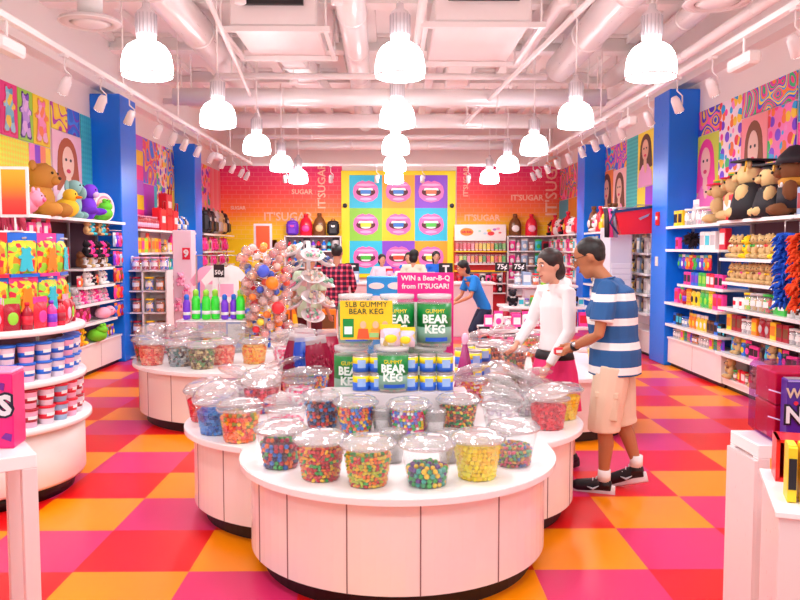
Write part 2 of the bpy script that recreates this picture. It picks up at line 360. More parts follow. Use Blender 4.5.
# small white wall-washer boxes hung on the tracks
for i, (x, y) in enumerate(((3.0, 6.75), (3.0, 10.0), (-3.0, 6.3), (-3.0, 13.8))):
    b = MB().box((x, y, 3.28), (.12, .42, .11), bev=.02).build('ballast_box', WHITE); tag(b, ['white ballast box on the bear wall track, nearer one', 'white ballast box on the bear wall track, farther one', 'white ballast box on the gummy-bag side track, nearer one', 'white ballast box on the gummy-bag side track, farther one'][i], 'light fitting')
    MB().cyl((x, y, 3.33), .012, .16, 6).build('bracket', WHITE, b)

# ------------------------------------------------------------ ducts, pipes, air units
PK = mat('#faf0ee', .4); GAL = mat('#faf2f0', .3, .1)
def duct(name, pts, r, label, n=16, m=None):
    o = MB().tube(pts, r, n).build(name, m or GAL); tag(o, label, 'duct' if 'duct' in name else 'pipe')
    P = [Vector(p) for p in pts]; L = (P[-1]-P[0]).length; k = max(2, int(L/1.6))
    for i in range(1, k):
        c = P[0].lerp(P[-1], i/k); d = (P[-1]-P[0]).normalized(); MB().tube([c-d*.025, c+d*.025], r*1.07, n).build('duct_seam' if 'duct' in name else 'pipe_coupling', m or GAL, o)
    for q in (.04, .96): c = P[0].lerp(P[-1], q); MB().cyl(tuple(c), .012, ZC-c.z, 6).build('hanger', PAINT, o)
    return o
duct('round_duct', [(-.4, 6, 4.42), (-.55, 17.5, 4.42)], .17, 'long round white duct running down the shop beside the centre lamps')
duct('round_duct', [(2.4, 4.5, 4.35), (2.5, 11.8, 4.35)], .2, 'wide round duct above the lamp row beside the bear wall')
duct('round_duct', [(3.5, 4.5, 4.45), (3.6, 13, 4.45)], .13, 'slim round duct close to the bear wall bulkhead')
duct('round_duct', [(-3.3, 12.2, 4.0), (3.3, 12.2, 4.0)], .13, 'round cross duct spanning the shop, nearest of three')
duct('round_duct', [(-3.4, 14.6, 4.02), (3.4, 14.6, 4.02)], .13, 'round cross duct spanning the shop, middle of three')
duct('round_duct', [(-2.6, 17.9, 4.0), (2.6, 17.9, 4.0)], .1, 'round cross duct spanning the shop, last of three')
duct('round_duct', [(-2.43, 4.5, 4.42), (-2.43, 13.9, 4.42)], .2, 'wide round duct above the lamp row beside the gummy-bag stand')
for i, (a, b, r, l) in enumerate([((-2.4, 11.2, 4.1), (2.2, 11.2, 4.1), .045, 'thin cross pipe under the two air units'), ((-1.5, 5.5, 4.0), (-2.3, 14, 4.0), .025, 'thin conduit slanting past the big left air unit'),
        ((1.9, 6, 3.95), (1.35, 14.5, 3.95), .03, 'thin conduit slanting past the right air unit'), ((.35, 6, 4.25), (.3, 16, 4.25), .05, 'sprinkler pipe beside the centre lamps'),
        ((.65, 11.2, 4.5), (.65, 17, 4.5), .07, 'pink-white pipe next to the sprinkler pipe'), ((-3.8, 13.4, 4.15), (3.8, 13.4, 4.15), .05, 'straight cross pipe between the round ducts'),
        ((-3.2, 16.2, 3.95), (3.2, 16.2, 3.95), .045, 'lower cross pipe near the back wall'), ((3.5, 4, 4.0), (3.55, 15, 4.0), .06, 'water pipe along the bear wall'), ((1.9, 5, 4.5), (1.95, 12, 4.5), .08, 'medium pipe between the ducts over the lamp row')]):
    duct('ceiling_pipe', [a, b], r, l, 10, PK)
for i, (x0, x1, y0, y1, z, side) in enumerate([(-1.84, -.84, 9.2, 10.6, 4.2, 'gummy-bag stand'), (.5, 1.6, 9.0, 10.9, 4.2, 'striped-shirt shopper')]):
    u = MB().box(((x0+x1)/2, (y0+y1)/2, z+.22), (x1-x0, y1-y0, .36), bev=.02).build('air_unit', PK); tag(u, 'boxy white ceiling air unit on the %s side' % side, 'air conditioner')
    MB().box(((x0+x1)/2, y0-.04, z+.3), (x1-x0-.3, .06, .07)).build('outlet_slot', BLACK, u)
    fr = MB()
    for y in (y0, y1): fr.box(((x0+x1)/2, y, z), (x1-x0+.3, .07, .06))
    for x in (x0-.1, x1+.1): fr.box((x, (y0+y1)/2, z), (.05, y1-y0, .05))
    fr.build('hanging_frame', WHITE, u)
    for x in (x0-.1, x1+.1):
        for y in (y0, y1): MB().cyl((x, y, z), .012, ZC-z, 6).build('hanger', PAINT, u)
for i, (p0, p1, w) in enumerate([((-1.4, 10.9, 4.42), (-1.2, 14.2, 4.42), .34), ((1.0, 11.3, 4.42), (1.15, 14.4, 4.42), .36)]):
    d = Vector(p1)-Vector(p0); M = T(*((Vector(p0)+Vector(p1))/2)) @ Rz(-atan2(d.x, d.y))
    o = MB().box((0, 0, 0), (w, d.length, .26), M=M, bev=.02).build('square_duct', GAL); tag(o, 'square white duct behind the %s air unit' % ('smaller', 'wider')[i], 'duct')
    for q in (0, -.3): MB().box((0, d.length*q, 0), (w+.05, .05, .3), M=M).build('duct_flange', GAL, o)
for i, (px, py, X) in enumerate(((90, 7, -3.0), (717, 14, 3.0))):
    p = atx(px, py, X); p.z = 3.95
    o = MB().lathe([(.10, .1), (.1, .05), (.29, .03), (.30, .0), (.22, -.02), (.2, .0), (.1, .01)], 28, p).build('air_diffuser', mat('#e4d6d4', .5)); tag(o, 'round white ceiling diffuser on the %s side' % ('gummy-bag stand', 'bear wall')[i], 'air vent')
    MB().lathe([(.195, -.005), (.12, -.03), (0, -.03)], 24, p).build('diffuser_cone', mat('#f3e8e6', .4), o)
    MB().lathe([(.21, .0), (.2, .004), (.1, .02), (0, .02)], 24, p).build('dark_gap', mat('#3a2c2c', .6), o)
    MB().cyl(tuple(p+Vector((0, 0, .08))), .12, .9, 18).build('duct_neck', PAINT, o)
    MB().lathe([(.31, -.001), (.3, -.012), (.285, -.001)], 24, p).build('outer_ring', WHITE, o)
dl = 0
for px, py in ((240, 3), (337, 4), (294, 83), (368, 127), (565, 5), (507, 86), (476, 127)):
    p = aty(px, py, [8.3, 8.3, 11.6, 16, 8.3, 11.6, 16][dl]); p = (p.x, p.y, p.z)
    o = MB().lathe([(0, .12), (.06, .115), (.065, 0), (.05, -.01)], 16, p).build('downlight', WHITE); tag(o, 'small round downlight %s' % ['beside the left air unit, outer one', 'between the left air unit and round duct', 'below the left air unit', 'beyond the third centre lamp, gummy side', 'at the top edge above the right lamps', 'below the right air unit', 'beyond the third centre lamp, bear side'][dl], 'lamp')
    MB().lathe([(0, -.005), (.052, -.002), (.052, .004), (0, .01)], 16, p).build('lens', mat('#fff6ee', .3, 0, 14), o)
    MB().cyl((p[0], p[1], p[2]+.1), .01, ZC-p[2]-.1, 6).build('rod', PAINT, o); dl += 1
# ------------------------------------------------------------ posters on the side walls
def yl(px): return atx(px, 240, -XW+.02).y
def yr(px): return atx(px, 240, XW-.02).y
def ell(cx, cz, rx, rz, n=20, a0=0): return [(cx+rx*cos(a0+2*pi*i/n), cz+rz*sin(a0+2*pi*i/n)) for i in range(n)]
def bearp(s): # gummy bear outline
    P = [(-.16, .98), (-.1, 1.0), (-.06, .95), (.06, .95), (.1, 1.0), (.16, .98), (.17, .9), (.14, .8), (.17, .68), (.28, .62), (.27, .54), (.18, .54), (.2, .38), (.22, .2), (.26, .05), (.2, .0), (.06, .02), (0, .14), (-.06, .02), (-.2, .0), (-.26, .05), (-.22, .2), (-.2, .38), (-.18, .54), (-.27, .54), (-.28, .62), (-.17, .68), (-.14, .8), (-.17, .9)]
    return [(x*s[0], (z-.5)*s[1]) for x, z in P]
def poster(side, y0, y1, z0, z1, m, label, motif=None, gap=.012):
    w = abs(y1-y0)-gap; h = z1-z0-gap; sx = -1 if side == 'L' else 1
    o = MB().box((0, 0, 0), (w, .012, h)).build('wall_poster', m if isinstance(m, bpy.types.Material) else mat(m, .5))
    o.location = (sx*(XW-.012), (y0+y1)/2, (z0+z1)/2); o.rotation_euler = (0, 0, -sx*pi/2)
    tag(o, label, 'poster', 'pop-art posters'); y = -.0065
    if motif is None: return o
    k = motif[0]
    if k == 'bear':
        MB().prism(bearp((w*1.5, h*.92)), y-.003, y, 0).build('bear_outline', mat(motif[2], .5), o)
        MB().prism(bearp((w*1.25, h*.84)), y-.006, y-.003, 0).build('bear_figure', art('confetti', motif[1], .28), o)
    elif k == 'girl':
        hair, top, skin = motif[1:4]
        MB().prism(ell(0, h*.18, w*.34, h*.27), y-.0036, y).prism([(-w*.34, h*.2), (w*.34, h*.2), (w*.42, -h*.16), (w*.1, -h*.2), (-w*.38, -h*.18)], y-.003, y).build('hair', mat(hair, .6), o)
        MB().prism([(-w*.44, -h*.5), (w*.44, -h*.5), (w*.4, -h*.25), (w*.16, -h*.1), (-w*.16, -h*.1), (-w*.4, -h*.25)], y-.005, y-.003).build('clothing', mat(top, .6), o)
        MB().prism(ell(0, h*.16, w*.2, h*.19), y-.0085, y-.005).prism([(-w*.08, h*.02), (w*.08, h*.02), (w*.1, -h*.14), (-w*.1, -h*.14)], y-.0075, y-.005).prism(ell(w*.03, -h*.16, w*.08, h*.1), y-.008, y-.005).build('face', mat(skin, .6), o)
        MB().prism(ell(0, h*.06, w*.07, h*.025), y-.0105, y-.008).build('mouth', mat('#e0285a', .5), o)
        for s in (-1, 1): MB().prism(ell(s*w*.08, h*.19, w*.035, h*.018), y-.0105, y-.008).build('eye', mat('#2a1a20', .5), o)
    elif k == 'cut':
        for nm, c, p in motif[1]: MB().prism([(a*w, b*h) for a, b in p], y-.003, y).build(nm, mat(c, .5), o)
    return o
# wall beside the gummy-bag stand, bay nearest the entrance
PZ = 3.60; B1 = ['#7fd0e8', '#a8e0f0', '#5fb0e0', '#ffe14a']; B2 = ['#c9a0f0', '#dcbcf8', '#7a40c8', '#f0c8ff']; B3 = ['#ff9ad0', '#ffc0e0', '#ff7ab8', '#ff8a4a']
poster('L', 8.1, yl(5), 2.98, PZ, '#f0308c', 'plain hot pink poster at the shop-front end of the gummy-bag side wall')
poster('L', yl(5), yl(22), 2.98, PZ, '#f0308c', 'poster with a pale blue gummy bear on hot pink', ('bear', B1, '#e0206c'))
poster('L', yl(22), yl(37), 2.98, PZ, '#a6e23c', 'poster with a purple gummy bear on lime green', ('bear', B2, '#4a2a90'))
poster('L', yl(37), yl(53.5), 2.98, PZ, '#ffe21a', 'poster with a pink gummy bear on bright yellow', ('bear', B3, '#f0a020'))
poster('L', 8.1, yl(32), 2.09, 2.98, art('lattice', ['#f2ff3a', '#ffe81a'], 1.6), 'yellow lattice poster below the blue gummy bear')
poster('L', yl(32), yl(53.5), 2.09, 2.98, art('stripes', ['#ff8a5a', '#ffd83a', '#8fe03a', '#8fe03a', '#ff8ad0', '#8a35e0'], 1.1), 'rainbow striped poster below the pink gummy bear')
poster('L', yl(55), yl(71), 3.25, PZ, art('swirl', ['#ffe21a', '#ffd21a', '#c030b0', '#ffe83a'], 1.6), 'small yellow poster with purple splashes')
poster('L', yl(71), yl(83), 3.25, PZ, art('swirl', ['#2a6ae0', '#3a8af0', '#8a35c8', '#2a6ae0'], 1.4), 'small blue poster with a purple swirl')
poster('L', yl(55), yl(84), 2.09, 3.25, '#ffd0e4', 'large pale pink portrait poster beside the teal panel', ('girl', '#b85a2a', '#f4f0f4', '#ffd8c4'))
poster('L', yl(84), yl(97), 2.09, PZ, art('lattice', ['#3ab8c8', '#48c8d4'], 1.4), 'tall teal lattice poster against the blue column')
# bay between the two blue columns
poster('L', 12.5, yl(145), 2.1, 3.66, art('bands', ['#ff3fa0', '#ffd21c', '#c060e0'], 1.3), 'narrow pink and yellow poster just past the blue column')
poster('L', yl(145), yl(158), 2.85, 3.66, art('swirl', ['#3a8af0', '#ff8a3a', '#f04a8a', '#ffc83a', '#c04ad0'], 1.2), 'orange and blue swirl poster between the columns')
poster('L', yl(145), yl(158), 2.1, 2.85, '#c82ad0', 'violet poster with a teal edge between the columns', ('cut', [('teal_edge', '#35c6d8', [(.28, -.5), (.5, -.5), (.5, .5), (.28, .5)])]))
poster('L', yl(158), yl(168), 2.1, 3.66, art('dots', None, 1.3, '#ffe0c0'), 'narrow dotted poster beside the violet one')
poster('L', yl(168), yl(177), 2.85, 3.66, art('swirl', ['#2a3ac0', '#ff8a3a', '#3aa0f0', '#ffd21c'], 1.3), 'dark blue and orange swirl poster near the second column')
poster('L', yl(168), yl(177), 2.1, 2.85, '#f4d83a', 'plain mustard yellow poster near the second column')
poster('L', yl(177), 16.08, 2.1, 3.66, art('dots', ['#f02a5a', '#ff8a3a', '#ff5aa0', '#35a8e8'], 1.2, '#ffb8c8'), 'red and pink dotted poster against the second column')
poster('L', 16.7, 17.9, 2.1, 3.66, art('bands', ['#35c6d8', '#9ae03a', '#ffe21a', '#9ae03a'], .7), 'lime and teal banded poster past the second column')
poster('L', 17.9, 19.3, 2.6, 3.66, art('dots', None, 1.1, '#ff9ac0'), 'dotted poster near the pink back wall corner')
poster('L', 19.3, 20.45, 2.6, 3.66, art('stripes', ['#ff8a9a', '#ffa8b0', '#ff7a8a'], 2), 'salmon striped poster in the back corner')
poster('L', 17.9, 20.45, 2.1, 2.6, '#f04a4a', 'low red poster in the back corner')
# wall with the bears
zt = 3.62
poster('R', yr(716), yr(692.5), 3.27, zt, art('swirl', ['#5a2ad0', '#ffa82a', '#ff5ab0', '#2a50d0', '#ffd83a'], 1.2), 'purple and orange swirl poster above the pink-haired portrait')
poster('R', yr(716), yr(692.5), 2.1, 3.27, '#d8e040', 'portrait poster of a person with pink hair and pink top', ('girl', '#f03a9a', '#f070b8', '#f4c0b4'))
poster('R', yr(738), yr(716), 2.1, zt, art('dots', None, 1.2, '#ffe8f0'), 'tall poster full of bright dots between two portraits')
poster('R', yr(792), yr(738), 3.3, zt, art('swirl', ['#e02ab0', '#ff8a1c', '#35a8e8', '#ffe01c', '#2a60e0', '#f02a8a', '#2ab870'], 1.4), 'wide rainbow swirl strip above the curly-haired portrait')
poster('R', yr(764), yr(738), 2.1, 3.3, '#ff9aa0', 'portrait poster of a person with curly brown hair and denim shirt', ('girl', '#8a4a28', '#9ab4e0', '#f4ccbc'))
poster('R', yr(792), yr(764), 2.1, 3.3, art('dots', None, 1.2, '#ff7ac0'), 'bright dotted poster behind the gowned bears')
poster('R', 7.4, yr(793.5), 3.05, zt, art('swirl', ['#1a9ac8', '#ffb82a', '#1ab0c0', '#1a9ac8'], .8), 'teal and orange poster at the shop-front end of the bear wall')
poster('R', 7.4, yr(793.5), 2.1, 3.05, '#ff2a9a', 'hot pink poster at the shop-front end of the bear wall')
# bay beyond the column with the fire alarm
z2 = 3.7
poster('R', yr(652.5), 11.95, 2.1, z2, art('dots', None, 1.3, '#ffd0a0'), 'dotted sliver of poster behind the fire alarm column')
poster('R', yr(652), yr(636), 2.75, z2, '#ffe63a', 'portrait poster on yellow with hair in a topknot', ('girl', '#5a3018', '#f0a8d8', '#e8b498'))
poster('R', yr(652), yr(644), 2.1, 2.75, '#a03ad8', 'small purple square poster under the topknot portrait')
poster('R', yr(644), yr(636), 2.1, 2.75, '#f4e02a', 'small yellow square poster under the topknot portrait')
poster('R', yr(636), yr(625), 2.1, z2, art('lattice', ['#2ab8b8', '#48d0cc'], 1.5), 'tall teal lattice poster above the red gift bag')
poster('R', yr(625), yr(612), 3.2, z2, art('swirl', ['#ffb82a', '#a03ad8', '#ff5a9a', '#3a60e0'], 1.6), 'small mixed swirl poster left of the tall teal lattice')
poster('R', yr(625), yr(612), 2.1, 3.2, '#ffc8c0', 'pale portrait poster left of the tall teal lattice', ('girl', '#7a4020', '#ff9ac0', '#f0c0a8'))
poster('R', yr(612), yr(600), 3.25, z2, art('swirl', ['#2a50e0', '#f04a9a', '#ff8a2a', '#3ac0d0'], 1.3), 'blue and pink swirl poster above the orange portrait')
poster('R', yr(612), yr(600), 2.1, 3.25, '#ff8a1c', 'orange portrait poster with long brown hair', ('girl', '#5a2a10', '#f8d03a', '#e8a888'))
poster('R', 18.4, 16.75, 2.1, z2, art('bands', ['#ffd21c', '#ff8a3a', '#c85ad8', '#ffd21c'], .8), 'yellow and mauve poster beyond the far column')
poster('R', 20.45, 18.4, 2.9, z2, art('swirl', None, 1.1), 'rainbow swirl poster in the far corner over the bears side')
poster('R', 19.4, 18.4, 2.1, 2.9, '#f0a03a', 'amber poster in the far corner')
poster('R', 20.45, 19.4, 2.1, 2.9, '#35b8d0', 'aqua poster in the far corner')

# ------------------------------------------------------------ lips poster: nine pop-art mouths
lp = empty('lips_poster', (.21, YB-.06, 0)); tag(lp, 'big yellow framed pop-art poster of nine pink lips biting sweets', 'poster')
MB().box((0, 0, 2.3), (2.95, .06, 2.75)).build('yellow_board', mat('#ffea00', .5), lp)
LC = [['#20c4e8', '#ffb020', '#8a45d8'], ['#8fd83a', '#ffd810', '#20c4e8'], ['#20c4e8', '#8a45d8', '#ffa81c']]
CC = [['#1a78d8', '#1a78d8', '#f06a3a'], ['#f0e03a', '#1a78d8', '#4ac83a'], ['#4ac83a', '#e8502a', '#f0e03a']]
for r in range(3):
    for c in range(3):
        cx = (c-1)*.845; cz = 3.14-r*.845
        p = MB().box((cx, -.036, cz), (.845, .012, .845)).build('lips_panel', mat(LC[r][c], .5), lp)
        up = [(-.33, 0), (-.3, .14), (-.2, .24), (-.08, .28), (0, .25), (.08, .28), (.2, .24), (.3, .14), (.33, 0)]
        MB().prism([(cx+x, cz+z) for x, z in up+[(.3, -.14), (.18, -.24), (0, -.28), (-.18, -.24), (-.3, -.14)]], -.05, -.042).build('lips', mat('#f070c0', .45), p)
        MB().prism([(cx+x*.75, cz+.16+z*.16) for x, z in up+[(.1, -.1), (-.1, -.1)]], -.054, -.05).prism(ell(cx, cz-.19, .15, .035), -.054, -.05).build('lip_shine', mat('#ffb0e0', .4), p)
        MB().prism(ell(cx, cz-.01, .25, .115), -.056, -.05).build('mouth_opening', mat('#5a2030', .6), p)
        MB().prism([(cx-.17, cz+.09), (cx+.17, cz+.09), (cx+.2, cz+.03), (cx-.2, cz+.03)], -.06, -.056).prism(ell(cx, cz-.075, .12, .03), -.06, -.056).build('teeth', mat('#ffffff', .4), p)
        MB().box((cx, -.062, cz-.01), (.27, .012, .1)).build('sweet', mat(CC[r][c], .4), p)
for sx in (-1, 1):
    o = MB().lathe([(0, .0), (.05, .0), (.06, .05), (.03, .09), (0, .09)], 14, M=T(.21+sx*1.38, YB-.09, 2.78) @ Rx(pi/2)).build('wall_spotlight', mat('#26324a', .4)); tag(o, 'small dark round fitting on the lips poster frame, %s edge' % ('checked-shirt shopper side', 'jelly bean side')[sx > 0], 'light fitting')
# lettering on the gradient wallpaper
def wall_text(txt, px, py, size, vertical=False, c='#ffc0a8'):
    p = aty(px, py, YB-.05); M = T(*p) @ (Ry(-pi/2) if vertical else Matrix())
    o = MB().text(txt, size, M=M, depth=.004, bold=.004).build('wall_lettering', mat(c, .6)); return o
for txt, px, py, sz, v, w in (("IT'SUGAR", 527, 198, .2, 0, 'small letters above the big bottles'), ("IT'SUGAR", 552, 182, .42, 1, 'large upright letters in the far corner'), ("IT'SUGAR", 482, 218, .22, 0, 'pale letters over the jelly bean wall'), ("IT'SUGAR", 466, 182, .18, 1, 'faint upright letters above the jelly beans'),
                         ("IT'SUGAR", 288, 217, .3, 0, 'white letters above the backpacks'), ("IT'SUGAR", 322, 186, .28, 1, 'upright letters left of the lips poster'), ("SUGAR", 302, 192, .17, 0, 'small letters in the middle of the pink wallpaper'), ("SUGAR", 238, 208, .12, 0, 'faint letters over the stockroom door'), ('SWEET', 455, 166, .2, 0, 'letters at the top right of the lips poster')):
    if txt == 'SWEET': continue
    tag(wall_text(txt, px, py, sz, v), "wall lettering reading %s, %s" % (txt, w), 'lettering')
# ------------------------------------------------------------ merchandise prototypes (each a body with its parts)
def P_box(c, c2, w=.12, d=.06, h=.18):
    p = Proto('candy_box', MB().box((0, 0, h/2), (w, d, h), bev=.004), mat(NC[c], .4))
    p.part('printed_panel', MB().box((0, -d/2-.001, h*.52), (w*.82, .003, h*.55)), mat(NC[c2], .4))
    p.part('box_flap', MB().box((0, 0, h+.001), (w*.9, d*.8, .003)), mat(NC[c], .5)); return p
def P_bag(c, c2, w=.13, h=.2):
    b = MB(); n = 7; m = 7; vs = []
    for s in (-1, 1):
        for j in range(m):
            for i in range(n):
                u = i/(n-1)*2-1; v = j/(m-1)*2-1; vs.append((u*w/2*(1-.06*v*v*abs(u)), s*.032*(1-u*u)**.6*(1-v*v)**.5, (v+1)/2*h))
    fs = [tuple((k*n*m+j*n+i, k*n*m+j*n+i+1, k*n*m+(j+1)*n+i+1, k*n*m+(j+1)*n+i)[::1 if k == 0 else -1]) for k in (0, 1) for j in range(m-1) for i in range(n-1)]
    p = Proto('candy_bag', b.add(vs, fs, 0, True), mat(NC[c], .28))
    p.part('header_card', MB().box((0, 0, h*1.05), (w, .006, h*.26)), mat(NC[c2], .4))
    p.part('printed_label', MB().ball((0, -.026, h*.45), (w*.3, .01, h*.24), 12), mat(NC[c2], .4)); return p
def P_bottle(c, c2, r=.04, h=.2):
    p = Proto('candy_bottle', MB().lathe([(r*.9, 0), (r, .01), (r, h*.6), (r*.85, h*.72), (r*.4, h*.82), (r*.4, h*.9)], 14), mat(NC[c], .25))
    p.part('bottle_cap', MB().cyl((0, 0, h*.88), r*.48, h*.12, 12), mat(NC[c2], .35)); p.part('label_band', MB().lathe([(r*1.02, h*.18), (r*1.02, h*.5)], 14), mat(NC[c2], .4)); return p
def P_jar(c, c2, r=.05, h=.16):
    p = Proto('candy_jar', MB().lathe([(r*.95, 0), (r, .01), (r, h*.85), (r*.9, h*.88)], 16), clear('clear_jar', white=.12))
    p.part('sweets', MB().cyl((0, 0, .006), r*.93, h*.7, 14), art('confetti', [NC[c], NC[c2], NC[c]], 2.2)); p.part('jar_lid', MB().lathe([(0, h*.88), (r*1.03, h*.88), (r*1.03, h), (0, h)][1:], 16), mat(NC[c2], .4))
    p.part('jar_label', MB().lathe([(r*1.01, h*.3), (r*1.01, h*.6)], 10, a0=-pi*.8, a1=-pi*.2), mat('#f4f0ee', .5)); return p
def P_tub(c, c2='white', r=.056, h=.125):
    p = Proto('cotton_candy_tub', MB().lathe([(r*.78, 0), (r*.8, .004), (r*.97, h*.88), (r*.97, h*.9)], 18), mat('#ead9e6' if c2 == 'white' else NC[c2], .3))
    p.part('tub_lid', MB().lathe([(r*1.0, h*.87), (r*1.06, h*.88), (r*1.06, h*.98), (r*.98, h)], 18), mat(NC[c], .35))
    p.part('wavy_band', MB().lathe([(r*.86, h*.3), (r*.915, h*.55)], 18, sx=1.012, sy=1.012), mat(NC[c], .35))
    p.part('logo_patch', MB().lathe([(r*.9, h*.44), (r*.935, h*.62)], 8, a0=-pi*.72, a1=-pi*.28, sx=1.03, sy=1.03), mat('#ffffff', .4)); return p
def P_plush(c, c2, hat=''):
    b = MB(); m = 0
    b.ball((0, 0, .13), (.085, .075, .11), 12).ball((0, -.02, .285), (.085, .08, .078), 12).ball((0, -.095, .27), (.036, .035, .028), 8)
    for s in (-1, 1):
        b.ball((s*.065, -.01, .35), (.032, .018, .032), 8).ball((s*.055, -.085, .045), (.04, .075, .04), 8).ball((s*.095, -.04, .16), (.03, .05, .065), 8)
    me = b
    p = Proto('plush_bear', me, mat(NC[c], .85)); 
    for s in (-1, 1): p.part('eye', MB().ball((s*.032, -.094, .3), .009, 6), BLACK)
    p.part('nose', MB().ball((0, -.132, .278), (.013, .01, .01), 6), BLACK)
    if hat: p.part('cap', MB().ball((0, -.01, .34), (.075, .07, .045), 12).lathe([(.0, .335), (.1, .333), (.1, .34), (0, .345)], 16, (0, -.03, 0)), mat(NC[c2], .7))
    else: p.part('ribbon', MB().ball((-.03, -.08, .2), (.03, .012, .02), 6).ball((.03, -.08, .2), (.03, .012, .02), 6), mat(NC[c2], .5))
    return p
def P_mug(c, c2):
    p = Proto('mug', MB().lathe([(.038, 0), (.04, .004), (.04, .1), (.036, .1), (.035, .01), (0, .008)], 16), mat(NC[c], .3))
    p.part('handle', MB().tube([(.038, 0, .08), (.065, 0, .075), (.065, 0, .03), (.038, 0, .025)], .006, 6), mat(NC[c], .3)); p.part('motif', MB().lathe([(.041, .03), (.041, .07)], 8, a0=-2.2, a1=-.9), mat(NC[c2], .4)); return p
def P_tubepack(c, c2):
    p = Proto('candy_tube', MB().cyl((0, 0, 0), .022, .2, 12), art('confetti', [NC[c], NC[c2]], 1.5)); p.part('tube_cap', MB().lathe([(.024, .2), (.024, .22), (.01, .235)], 12), mat(NC[c2], .4)); return p
def P_purse(c, c2):
    p = Proto('backpack', MB().box((0, 0, .17), (.28, .14, .3), bev=.05).ball((0, 0, .3), (.13, .065, .06), 12), mat(NC[c], .45))
    p.part('front_pocket', MB().box((0, -.08, .12), (.2, .05, .15), bev=.02), mat(NC[c], .4)); p.part('heart_patch', MB().prism([(0, .17), (.045, .22), (.035, .25), (0, .235), (-.035, .25), (-.045, .22)], -.078, -.07), mat(NC[c2], .4))
    p.part('strap_loop', MB().tube([(-.04, .02, .34), (-.03, .02, .39), (.03, .02, .39), (.04, .02, .34)], .01, 6), mat(NC[c], .5)); return p
def P_giant(c, c2):
    p = Proto('giant_bottle', MB().lathe([(.13, 0), (.145, .02), (.145, .26), (.11, .36), (.05, .42), (.045, .46)], 18, sy=.7), mat(NC[c], .3))
    p.part('screw_cap', MB().cyl((0, 0, .45), .05, .06, 14), mat(NC[c], .4)); p.part('round_label', MB().ball((0, -.1, .17), (.09, .02, .08), 14), mat(NC[c2], .4)); return p
def P_lolly(c, c2):
    p = Proto('lollipop', MB().lathe([(0, -.012), (.04, -.01), (.05, 0), (.04, .01), (0, .012)], 16, M=T(0, 0, .16) @ Rx(pi/2)), art('swirl', [NC[c], NC[c2], '#ffffff'], 18))
    p.part('stick', MB().cyl((0, 0, 0), .004, .13, 6), mat('#ffffff', .5)); return p
def P_shirt(c, c2):
    o = [(-.2, 0), (.2, 0), (.2, .36), (.31, .27), (.37, .36), (.2, .56), (.08, .6), (0, .56), (-.08, .6), (-.2, .56), (-.37, .36), (-.31, .27), (-.2, .36)]
    p = Proto('t_shirt', MB().prism(o, -.03, .03), mat(NC[c], .8)); p.part('print', MB().prism([(-.12, .1), (.12, .1), (.12, .3), (-.12, .3)], -.034, -.03), mat(NC[c2], .7))
    p.part('hanger', MB().tube([(-.14, 0, .55), (0, 0, .63), (.14, 0, .55)], .006, 6).tube([(0, 0, .63), (0, 0, .69), (.03, 0, .71)], .004, 6), STEEL); return p
HGT = {'box': .18, 'bag': .225, 'bottle': .2, 'jar': .16, 'plush': .38, 'mug': .1, 'tube': .235, 'purse': .39, 'giant': .51, 'lolly': .21, 'tub': .125, 'shirt': .7}
SHELF = []
PF = {'box': (P_box, 'candy box'), 'bag': (P_bag, 'candy bag'), 'bottle': (P_bottle, 'candy bottle'), 'jar': (P_jar, 'candy jar'), 'plush': (P_plush, 'plush bear'), 'mug': (P_mug, 'mug'), 'tube': (P_tubepack, 'candy tube'), 'purse': (P_purse, 'backpack'), 'giant': (P_giant, 'giant plastic bottle'), 'lolly': (P_lolly, 'swirl lollipop'), 'tub': (P_tub, 'cotton candy tub'), 'shirt': (P_shirt, 't-shirt')}
CATS = {'purse': 'backpack', 'plush': 'soft toy', 'mug': 'mug', 'shirt': 't-shirt', 'giant': 'bottle', 'bottle': 'bottle', 'jar': 'jar', 'lolly': 'lollipop', 'tube': 'candy', 'box': 'box', 'bag': 'bag of sweets', 'tub': 'tub'}
WID = {'box': .135, 'bag': .15, 'bottle': .1, 'jar': .12, 'plush': .24, 'mug': .13, 'tube': .055, 'purse': .31, 'giant': .31, 'lolly': .11, 'tub': .122, 'shirt': .75}
def row(A, B, z, face, items, anchor, where, group, yoff=0, sc=1.0, jit=.0, hang=False, k0=0):
    """fill the line A->B (xy) with items 'kind:col:col2[:n]'; anchor names what the ordinals count from"""
    A = Vector(A); B = Vector(B); L = (B-A).length; d = (B-A)/L; t = 0; k = k0
    seq = []
    for it in items:
        f = it.split(':'); n = int(f[3]) if len(f) > 3 else 1
        seq += [(f[0], f[1], f[2])]*n
    i = 0
    while True:
        kd, c, c2 = seq[i % len(seq)]; s = sc
        if not hang:
            up = [q for sd, a0, a1, q in SHELF if sd*A.x > 3.3 and a0-.1 <= A.y+d.y*t <= a1+.1 and q > z+.05]
            if up: s = min(sc, (min(up)-z-.04)/HGT[kd]/1.03)
        w = WID[kd]*s
        if t+w > L+.01: break
        p = A+d*(t+w/2); z0 = z-(.25*s if hang else 0)
        args = (c, c2) 
        put(proto(PF[kd][0], *args), (p.x, p.y, z0), face+random.uniform(-jit, jit), '%s-and-%s %s, %s %s, %s' % (c.replace(' ', '-'), c2.replace(' ', '-'), PF[kd][1], ORD[k], anchor, where) if c != c2 else '%s %s, %s %s, %s' % (c, PF[kd][1], ORD[k], anchor, where), CATS[kd], group, sc=(s, s, s*random.uniform(.97, 1.03)))
        t += w; i += 1; k += 1
